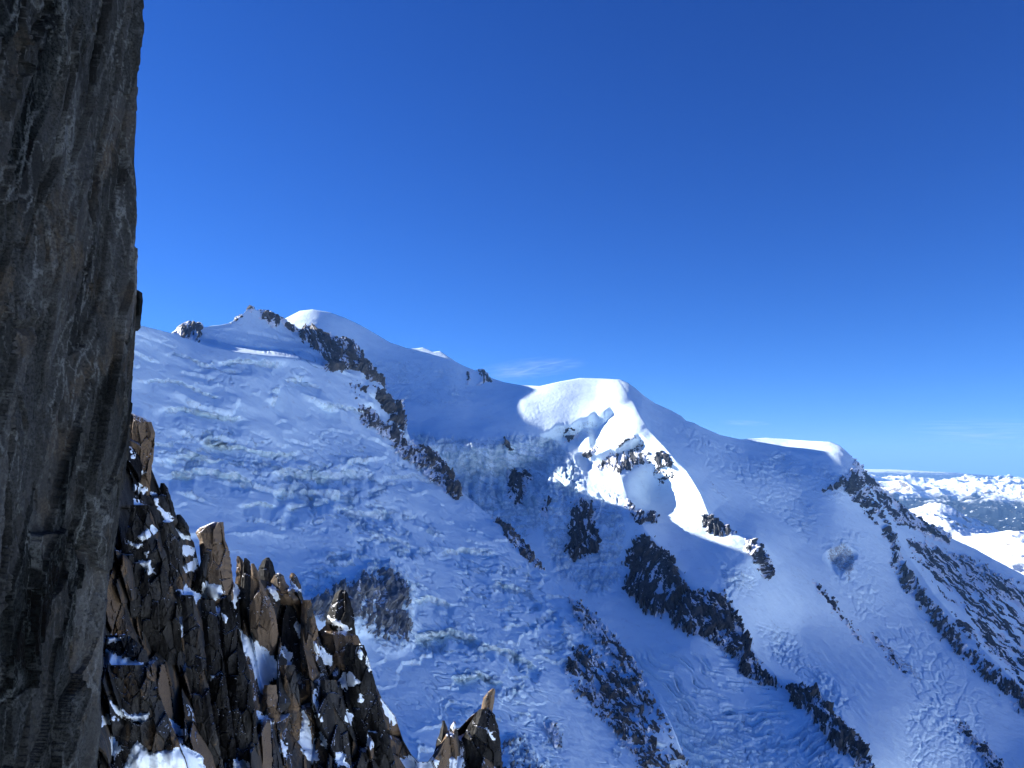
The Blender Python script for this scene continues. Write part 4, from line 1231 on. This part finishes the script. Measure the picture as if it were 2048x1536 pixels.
NEEDLES = [
    ('brown square-edged rock block jutting out behind the cliff edge', [(826, 254, 262), (834, 252, 285), (844, 252, 303), (866, 252, 310), (900, 250, 309), (932, 250, 304), (975, 246, 300), (1010, 240, 300)], 70, dict(a=0.15, b=0.85, tint=0.8, fat=0.5)),
    ('dark curved rock flake on the ridge above the small snow ledges', [(966, 322, 329), (976, 319, 335), (990, 318, 340), (1015, 320, 348), (1045, 322, 356), (1070, 326, 364)], 77, dict(a=0.55, b=0.8, tint=0.3)),
    ('small dark rock stub beside the square tan pinnacle', [(1029, 354, 361), (1038, 352, 368), (1052, 353, 377), (1072, 356, 381), (1090, 358, 380)], 79, dict(tint=0.35)),
    ('square-topped tan pinnacle with a sunlit snow cap', [(1044, 428, 446), (1048, 418, 447), (1056, 398, 448), (1066, 391, 448), (1082, 399, 450), (1104, 400, 459), (1132, 403, 463), (1165, 411, 467), (1195, 416, 467), (1230, 424, 463), (1260, 430, 458)], 84, dict(a=0.12, b=0.62, tint=0.95, fat=0.75)),
    ('grey blade leaning against the square tan pinnacle', [(1104, 410, 418), (1118, 404, 417), (1140, 396, 414), (1165, 389, 412), (1195, 383, 408)], 81, dict(a=0.4, b=0.7, tint=0.25)),
    ('short pale spike with a sunlit left face', [(1112, 474, 478), (1120, 473, 486), (1135, 473, 491), (1150, 472, 489), (1175, 468, 486), (1200, 466, 486)], 91, dict(a=0.5, b=0.8, tint=0.8)),
    ('slender black tower beside the pale sunlit spike', [(1116, 488, 493), (1124, 487, 500), (1150, 484, 503), (1185, 480, 503), (1220, 478, 501), (1250, 478, 500)], 89, dict(a=0.3, b=0.6, tint=0.05)),
    ('tall orange-streaked slab under the ridge crest', [(1127, 503, 508), (1140, 502, 516), (1165, 501, 522), (1195, 500, 538), (1225, 499, 550), (1260, 500, 556), (1290, 508, 553), (1312, 530, 548)], 88, dict(a=0.25, b=0.8, tint=1.0, fat=0.45)),
    ('broad dark blunt block on the ridge crest', [(1115, 532, 538), (1120, 526, 542), (1134, 518, 548), (1152, 515, 552), (1175, 520, 554), (1200, 522, 556)], 99, dict(a=0.35, b=0.7, tint=0.25)),
    ('lumpy pale rock with a sunlit crown on the crest', [(1146, 554, 561), (1152, 547, 567), (1166, 540, 573), (1182, 540, 586), (1200, 552, 598), (1225, 560, 604)], 96, dict(a=0.45, b=0.75, tint=0.7)),
    ('small sunlit rock tip at the right end of the crest', [(1146, 581, 588), (1153, 578, 594), (1170, 582, 601), (1190, 588, 605), (1215, 592, 610)], 98, dict(a=0.4, b=0.7, tint=0.6)),
    ('black triangular rock tooth standing apart on the ridge', [(1180, 680, 690), (1186, 672, 694), (1200, 664, 700), (1218, 658, 705), (1236, 653, 709), (1256, 650, 710), (1280, 650, 712)], 103, dict(a=0.3, b=0.8, tint=0.12, fat=0.6)),
    ('brown block under the black triangular tooth', [(1262, 650, 690), (1272, 642, 716), (1300, 648, 724), (1335, 655, 730), (1365, 660, 728)], 101, dict(a=0.3, b=0.65, tint=0.75, fat=0.4)),
    ('leaning sunlit-edged rock finger at the end of the ridge', [(1377, 984, 990), (1384, 975, 990), (1396, 967, 989), (1412, 963, 987), (1432, 960, 984), (1452, 961, 982), (1475, 962, 984)], 117, dict(a=0.25, b=0.7, tint=0.85)),
    ('left fang of the last rock tower', [(1441, 885, 889), (1452, 883, 893), (1472, 877, 899), (1500, 869, 904), (1540, 862, 908), (1600, 858, 912)], 111, dict(a=0.35, b=0.75, tint=0.35)),
    ('small middle fang of the last rock tower', [(1443, 906, 911), (1452, 901, 912), (1470, 897, 916), (1500, 896, 920), (1540, 894, 926)], 113, dict(a=0.5, b=0.8, tint=0.7)),
    ('dark broad body of the last rock tower', [(1418, 958, 978), (1430, 950, 990), (1450, 938, 995), (1480, 922, 1001), (1520, 912, 1004), (1580, 905, 1008), (1620, 900, 1012)], 115, dict(a=0.3, b=0.7, tint=0.2, fat=0.5)),
]
for i, (lab, lev, r, kw) in enumerate(NEEDLES):
    needle(lab, lev, r, seed=700 + 13 * i, **kw)
# long slabs that make up the wall under the cliff
SLABS = [
    ([(1010, 262, 300), (1060, 255, 300), (1100, 240, 330), (1180, 232, 350), (1260, 238, 362), (1330, 290, 368)], 60, dict(a=0.2, b=0.75, tint=0.3, fat=0.25)),
    ([(1045, 318, 345), (1080, 322, 365), (1150, 335, 366), (1250, 345, 368), (1330, 352, 372)], 66, dict(a=0.3, b=0.8, tint=0.5, fat=0.35)),
    ([(1190, 362, 388), (1260, 366, 402), (1340, 372, 412), (1420, 388, 424), (1500, 402, 440), (1600, 420, 462)], 62, dict(a=0.35, b=0.8, tint=0.35, fat=0.4)),
    ([(1200, 400, 430), (1280, 408, 440), (1380, 418, 455), (1480, 432, 470), (1600, 440, 480)], 68, dict(a=0.3, b=0.7, tint=0.1, fat=0.5)),
    ([(1190, 440, 462), (1260, 440, 478), (1350, 438, 500), (1440, 452, 512), (1540, 468, 520), (1620, 470, 524)], 72, dict(a=0.25, b=0.7, tint=0.15, fat=0.4)),
    ([(1330, 222, 290), (1360, 212, 310), (1420, 220, 330), (1460, 232, 348), (1520, 240, 372), (1620, 250, 400)], 46, dict(a=0.25, b=0.8, tint=0.55, fat=0.2)),
    ([(1270, 212, 258), (1300, 208, 292), (1330, 206, 300), (1380, 208, 296), (1440, 212, 290)], 50, dict(a=0.3, b=0.7, tint=0.4, fat=0.2)),
    ([(1370, 528, 552), (1420, 522, 560), (1500, 518, 566), (1600, 514, 570)], 84, dict(a=0.3, b=0.7, tint=0.85, fat=0.4)),
    ([(1330, 560, 590), (1400, 556, 600), (1480, 560, 600), (1600, 560, 606)], 88, dict(a=0.3, b=0.7, tint=0.6, fat=0.5)),
    ([(1200, 604, 622), (1260, 600, 636), (1340, 602, 640), (1430, 606, 640), (1480, 612, 640)], 94, dict(a=0.3, b=0.7, tint=0.65, fat=0.5)),
    ([(1290, 690, 728), (1340, 690, 744), (1400, 700, 758), (1480, 712, 778), (1560, 720, 800), (1620, 724, 806)], 97, dict(a=0.3, b=0.65, tint=0.1, fat=0.5)),
    ([(1360, 640, 672), (1420, 640, 690), (1500, 650, 700), (1600, 656, 712)], 92, dict(a=0.3, b=0.65, tint=0.4, fat=0.5)),
]
for i, (lev, r, kw) in enumerate(SLABS):
    needle(None, lev, r, seed=1000 + 17 * i, name='rock_slab', parent=rock_ridge, **kw)
# the dark flake that overhangs the cliff edge
needle(None, [(580, 269, 276), (586, 268, 285), (600, 267, 286), (640, 266, 282), (656, 265, 281), (663, 265, 274)], 14.6, a=0.5, b=0.7, fat=0.5, tint=0.2, seed=1301, name='rock_flake', parent=cliff, mat=MAT_CLIFF, rough=0.55)

# ------------------------------------------------------------------ snow lying on the ledges of the needle ridge
def mat_snow():
    k = NT('ledge_snow')
    p = k.pos()
    c = k.mix(k.ramp(k.noise(p, 0.6, 5, 0.6), 0.35, 0.7), (0.84, 0.91, 0.965), (0.77, 0.85, 0.92))
    nrm = k.bump(k.noise(p, 2.2, 6, 0.62), 0.5, 0.25)
    k.bsdf(c, 0.6, nrm, 0.25)
    return k.m


MAT_SNOW = mat_snow()
off_ = 0
vv, qq = [], []
for a_, b_ in zip(FG_V, FG_Q):
    vv.append(a_); qq.append(b_ + off_); off_ += len(a_)
allv = np.concatenate(vv); allq = np.concatenate(qq)
BVH = BVHTree.FromPolygons(allv.tolist(), [tuple(q) if q[2] != q[3] else tuple(q[:3]) for q in allq.tolist()])
PATCHES = [
    [(259, 897), (266, 905), (270, 922), (262, 915)], [(282, 941), (297, 943), (292, 948), (283, 946)], [(266, 966), (280, 971), (297, 980), (286, 986), (267, 984)],
    [(303, 985), (312, 990), (320, 1010), (347, 1041), (332, 1046), (321, 1026), (307, 1005)], [(269, 999), (293, 1015), (286, 1019), (271, 1012)],
    [(275, 1073), (290, 1060), (305, 1051), (313, 1060), (300, 1076), (283, 1084)], [(254, 1079), (270, 1087), (285, 1088), (276, 1097), (257, 1091)],
    [(278, 1122), (300, 1120), (310, 1146), (288, 1152), (294, 1140), (281, 1131)], [(287, 1105), (297, 1102), (294, 1117)], [(350, 1059), (362, 1064), (382, 1075), (376, 1080), (354, 1071)],
    [(357, 1097), (370, 1089), (389, 1100), (386, 1112), (361, 1111)], [(369, 1126), (401, 1113), (387, 1142), (369, 1148)], [(356, 1180), (372, 1171), (386, 1185), (401, 1193), (385, 1212), (364, 1196)],
    [(402, 1160), (416, 1164), (440, 1169), (449, 1183), (430, 1200), (404, 1193)], [(431, 1217), (441, 1216), (455, 1236), (453, 1247), (440, 1236)],
    [(468, 1166), (478, 1180), (472, 1215), (459, 1216), (462, 1190)], [(476, 1257), (496, 1270), (521, 1290), (546, 1315), (562, 1351), (541, 1361), (526, 1386), (507, 1392), (502, 1350), (499, 1320), (484, 1296)],
    [(532, 1171), (550, 1171), (562, 1199), (552, 1202), (539, 1186)], [(574, 1154), (592, 1169), (602, 1184), (590, 1182)], [(211, 1275), (226, 1271), (252, 1272), (240, 1280), (213, 1291)],
    [(211, 1299), (230, 1309), (260, 1317), (285, 1328), (270, 1337), (240, 1331), (206, 1330)], [(204, 1384), (226, 1404), (256, 1428), (302, 1424), (291, 1443), (264, 1442), (229, 1426)],
    [(204, 1430), (226, 1429), (234, 1440), (215, 1449), (201, 1456)], [(324, 1431), (346, 1444), (374, 1470), (350, 1467), (329, 1449)],
    [(274, 1479), (300, 1505), (340, 1500), (360, 1489), (402, 1512), (408, 1536), (420, 1560), (240, 1560), (261, 1500)], [(204, 1481), (221, 1469), (246, 1500), (226, 1511)],
    [(514, 1424), (531, 1434), (547, 1443), (531, 1452), (519, 1446)], [(606, 1414), (616, 1440), (626, 1480), (640, 1520), (621, 1527), (599, 1501), (594, 1486), (604, 1450)],
    [(629, 1379), (641, 1430), (647, 1446), (635, 1441), (624, 1401)], [(466, 1517), (480, 1519), (499, 1530), (492, 1555), (466, 1555)], [(624, 1279), (641, 1294), (662, 1315), (661, 1332), (644, 1326), (629, 1301)],
    [(689, 1344), (706, 1344), (722, 1365), (701, 1377), (684, 1376), (674, 1370)], [(719, 1384), (731, 1400), (714, 1407)], [(720, 1290), (728, 1310), (722, 1325), (714, 1305)],
    [(804, 1519), (840, 1503), (876, 1520), (882, 1560), (802, 1560)], [(899, 1451), (908, 1444), (916, 1455), (905, 1462)], [(969, 1451), (979, 1460), (990, 1479), (982, 1480)],
    [(898, 1514), (926, 1514), (932, 1560), (895, 1560)], [(653, 1231), (675, 1239), (702, 1255), (690, 1264), (664, 1246)], [(757, 1366), (770, 1394), (792, 1420), (800, 1440), (786, 1450), (770, 1430), (760, 1400)],
    [(735, 1300), (745, 1340), (738, 1345), (730, 1315)], [(592, 1240), (606, 1262), (600, 1275), (588, 1255)], [(560, 1290), (585, 1310), (578, 1335), (562, 1312)], [(420, 1350), (428, 1352), (424, 1362)],
    [(372, 1410), (382, 1420), (386, 1440), (376, 1432)], [(360, 1235), (367, 1240), (362, 1275), (356, 1262)], [(640, 1465), (655, 1480), (652, 1500), (640, 1490)], [(690, 1420), (704, 1432), (700, 1450), (688, 1440)],
    [(735, 1470), (748, 1486), (742, 1505), (731, 1490)], [(668, 1500), (690, 1510), (696, 1535), (672, 1530)], [(560, 1480), (575, 1490), (572, 1515), (558, 1505)],
]


def snow_patch(poly, seed, thick=0.22, parent=None, ray_back=0.0):
    pa = np.array(poly, float)
    x0, y0 = pa.min(0) - 6; x1, y1 = pa.max(0) + 6
    px, py = np.meshgrid(np.arange(x0, x1, 1.5), np.arange(y0, y1, 1.5))
    ins = inside(px, py, poly) + 3.4 * perlin(px / 8.0, py / 8.0, None, seed) + 2.4 * perlin(px / 4.1, py / 4.1, None, seed + 1)
    d3 = ray(px, py)
    R = np.full(px.shape, np.nan)
    for i in range(px.shape[0]):
        for j in range(px.shape[1]):
            if ins[i, j] > -5:
                hit = BVH.ray_cast(Vector((0, 0, 0)), Vector(d3[i, j]))
                if hit[0] is not None:
                    R[i, j] = math.hypot(hit[0].x, hit[0].y)
    ok = ~np.isnan(R)
    if ok.sum() < 12:
        return
    base = np.where(ok, R, np.nanmedian(R))
    med = np.nanmedian(R[ok & (ins > -1)]) if (ok & (ins > -1)).any() else np.nanmedian(R)
    base = np.clip(base, med - 3.0, med + 3.0)
    sm = base.copy()
    for _ in range(10):                            # snow fills the hollows of the rock below it
        p = np.pad(sm, 1, mode='edge')
        sm = (p[:-2, 1:-1] + p[2:, 1:-1] + p[1:-1, :-2] + p[1:-1, 2:] + 2 * sm) / 6.0
    f = sstep(-3.0, 5.0, ins)
    S_ = 0.45 * base + 0.55 * sm - thick * (1.5 * f - 0.6) - 0.18 * sstep(0, 9, ins)
    P = at(px, py, S_)
    keep = (ins > -3.2) & ok
    kq = keep[:-1, :-1] & keep[1:, :-1] & keep[1:, 1:] & keep[:-1, 1:]
    q = grid_quads(*px.shape)[kq.ravel()]
    if len(q) < 6:
        return
    used = np.unique(q)
    remap = np.full(px.size, -1, np.int32)
    remap[used] = np.arange(len(used))
    me = mesh_from('snow_patch', P.reshape(-1, 3)[used], remap[q])
    put('snow_patch', me, MAT_SNOW, parent=parent)


for i, poly in enumerate(PATCHES):
    snow_patch(poly, 1400 + 3 * i, parent=rock_ridge)

# ------------------------------------------------------------------ thin cirrus and the air itself
def cirrus(label, px, py, r, length_px, height_px, depth, tilt, dens, seed):
    c = at(px, py, r)
    mpp = r / F_PX
    me = bpy.data.meshes.new('cloud')
    import bmesh
    bm = bmesh.new()
    bmesh.ops.create_icosphere(bm, subdivisions=4, radius=1.0)
    bm.to_mesh(me)
    bm.free()
    k = NT('cirrus_%d' % seed)
    tc = k.n('ShaderNodeTexCoord')
    v = k.mapping(tc.outputs['Object'], (1.6, 1.0, 5.5))
    n = k.noise(v, 1.3, 6, 0.6, 0.8)
    ln = k.n('ShaderNodeVectorMath', operation='LENGTH')
    k.l(tc.outputs['Object'], ln.inputs[0])
    fall = k.ramp(ln.outputs['Value'], 1.0, 0.25)
    dn = k.math('MULTIPLY', k.math('MULTIPLY', fall, k.ramp(n, 0.46, 0.72)), dens)
    pv = k.n('ShaderNodeVolumePrincipled')
    pv.inputs['Color'].default_value = (0.95, 0.97, 1.0, 1)
    pv.inputs['Anisotropy'].default_value = 0.2
    k.l(dn, pv.inputs['Density'])
    k.l(pv.outputs[0], k.out.inputs['Volume'])
    o = put('cloud', me, k.m, label=label, cat='cloud')
    o.location = c
    az = math.atan2(c[0], c[1])
    o.rotation_euler = (0, tilt, -az)
    o.scale = (length_px * mpp / 2, depth, height_px * mpp / 2)
    return o


cirrus('thin white cirrus streaks above the snow saddle', 1060, 738, 22000, 260, 46, 1500, math.radians(-6), 0.00035, 1)
cirrus('faint wispy cirrus low on the right near the horizon', 1990, 866, 60000, 330, 60, 3500, math.radians(2), 0.00012, 2)
cirrus('very faint small cloud streak right of the long ridge', 1490, 846, 50000, 110, 14, 2500, math.radians(3), 0.00018, 3)


def air():
    me = bpy.data.meshes.new('haze')
    a, z0, z1 = 127000.0, -4300.0, 1480.0
    v = [(x, y, z) for z in (z0, z1) for y in (-a, a) for x in (-a, a)]
    f = [(0, 2, 3, 1), (4, 5, 7, 6), (0, 1, 5, 4), (2, 6, 7, 3), (0, 4, 6, 2), (1, 3, 7, 5)]
    me.from_pydata(v, [], f)
    k = NT('air')
    pv = k.n('ShaderNodeVolumePrincipled')
    pv.inputs['Color'].default_value = (0.22, 0.48, 1.0, 1)
    pv.inputs['Density'].default_value = 1.2e-5
    pv.inputs['Anisotropy'].default_value = 0.0
    k.l(pv.outputs[0], k.out.inputs['Volume'])
    put('haze', me, k.m, label='clear blue mountain air fading the far ranges', cat='haze', kind='stuff')


air()
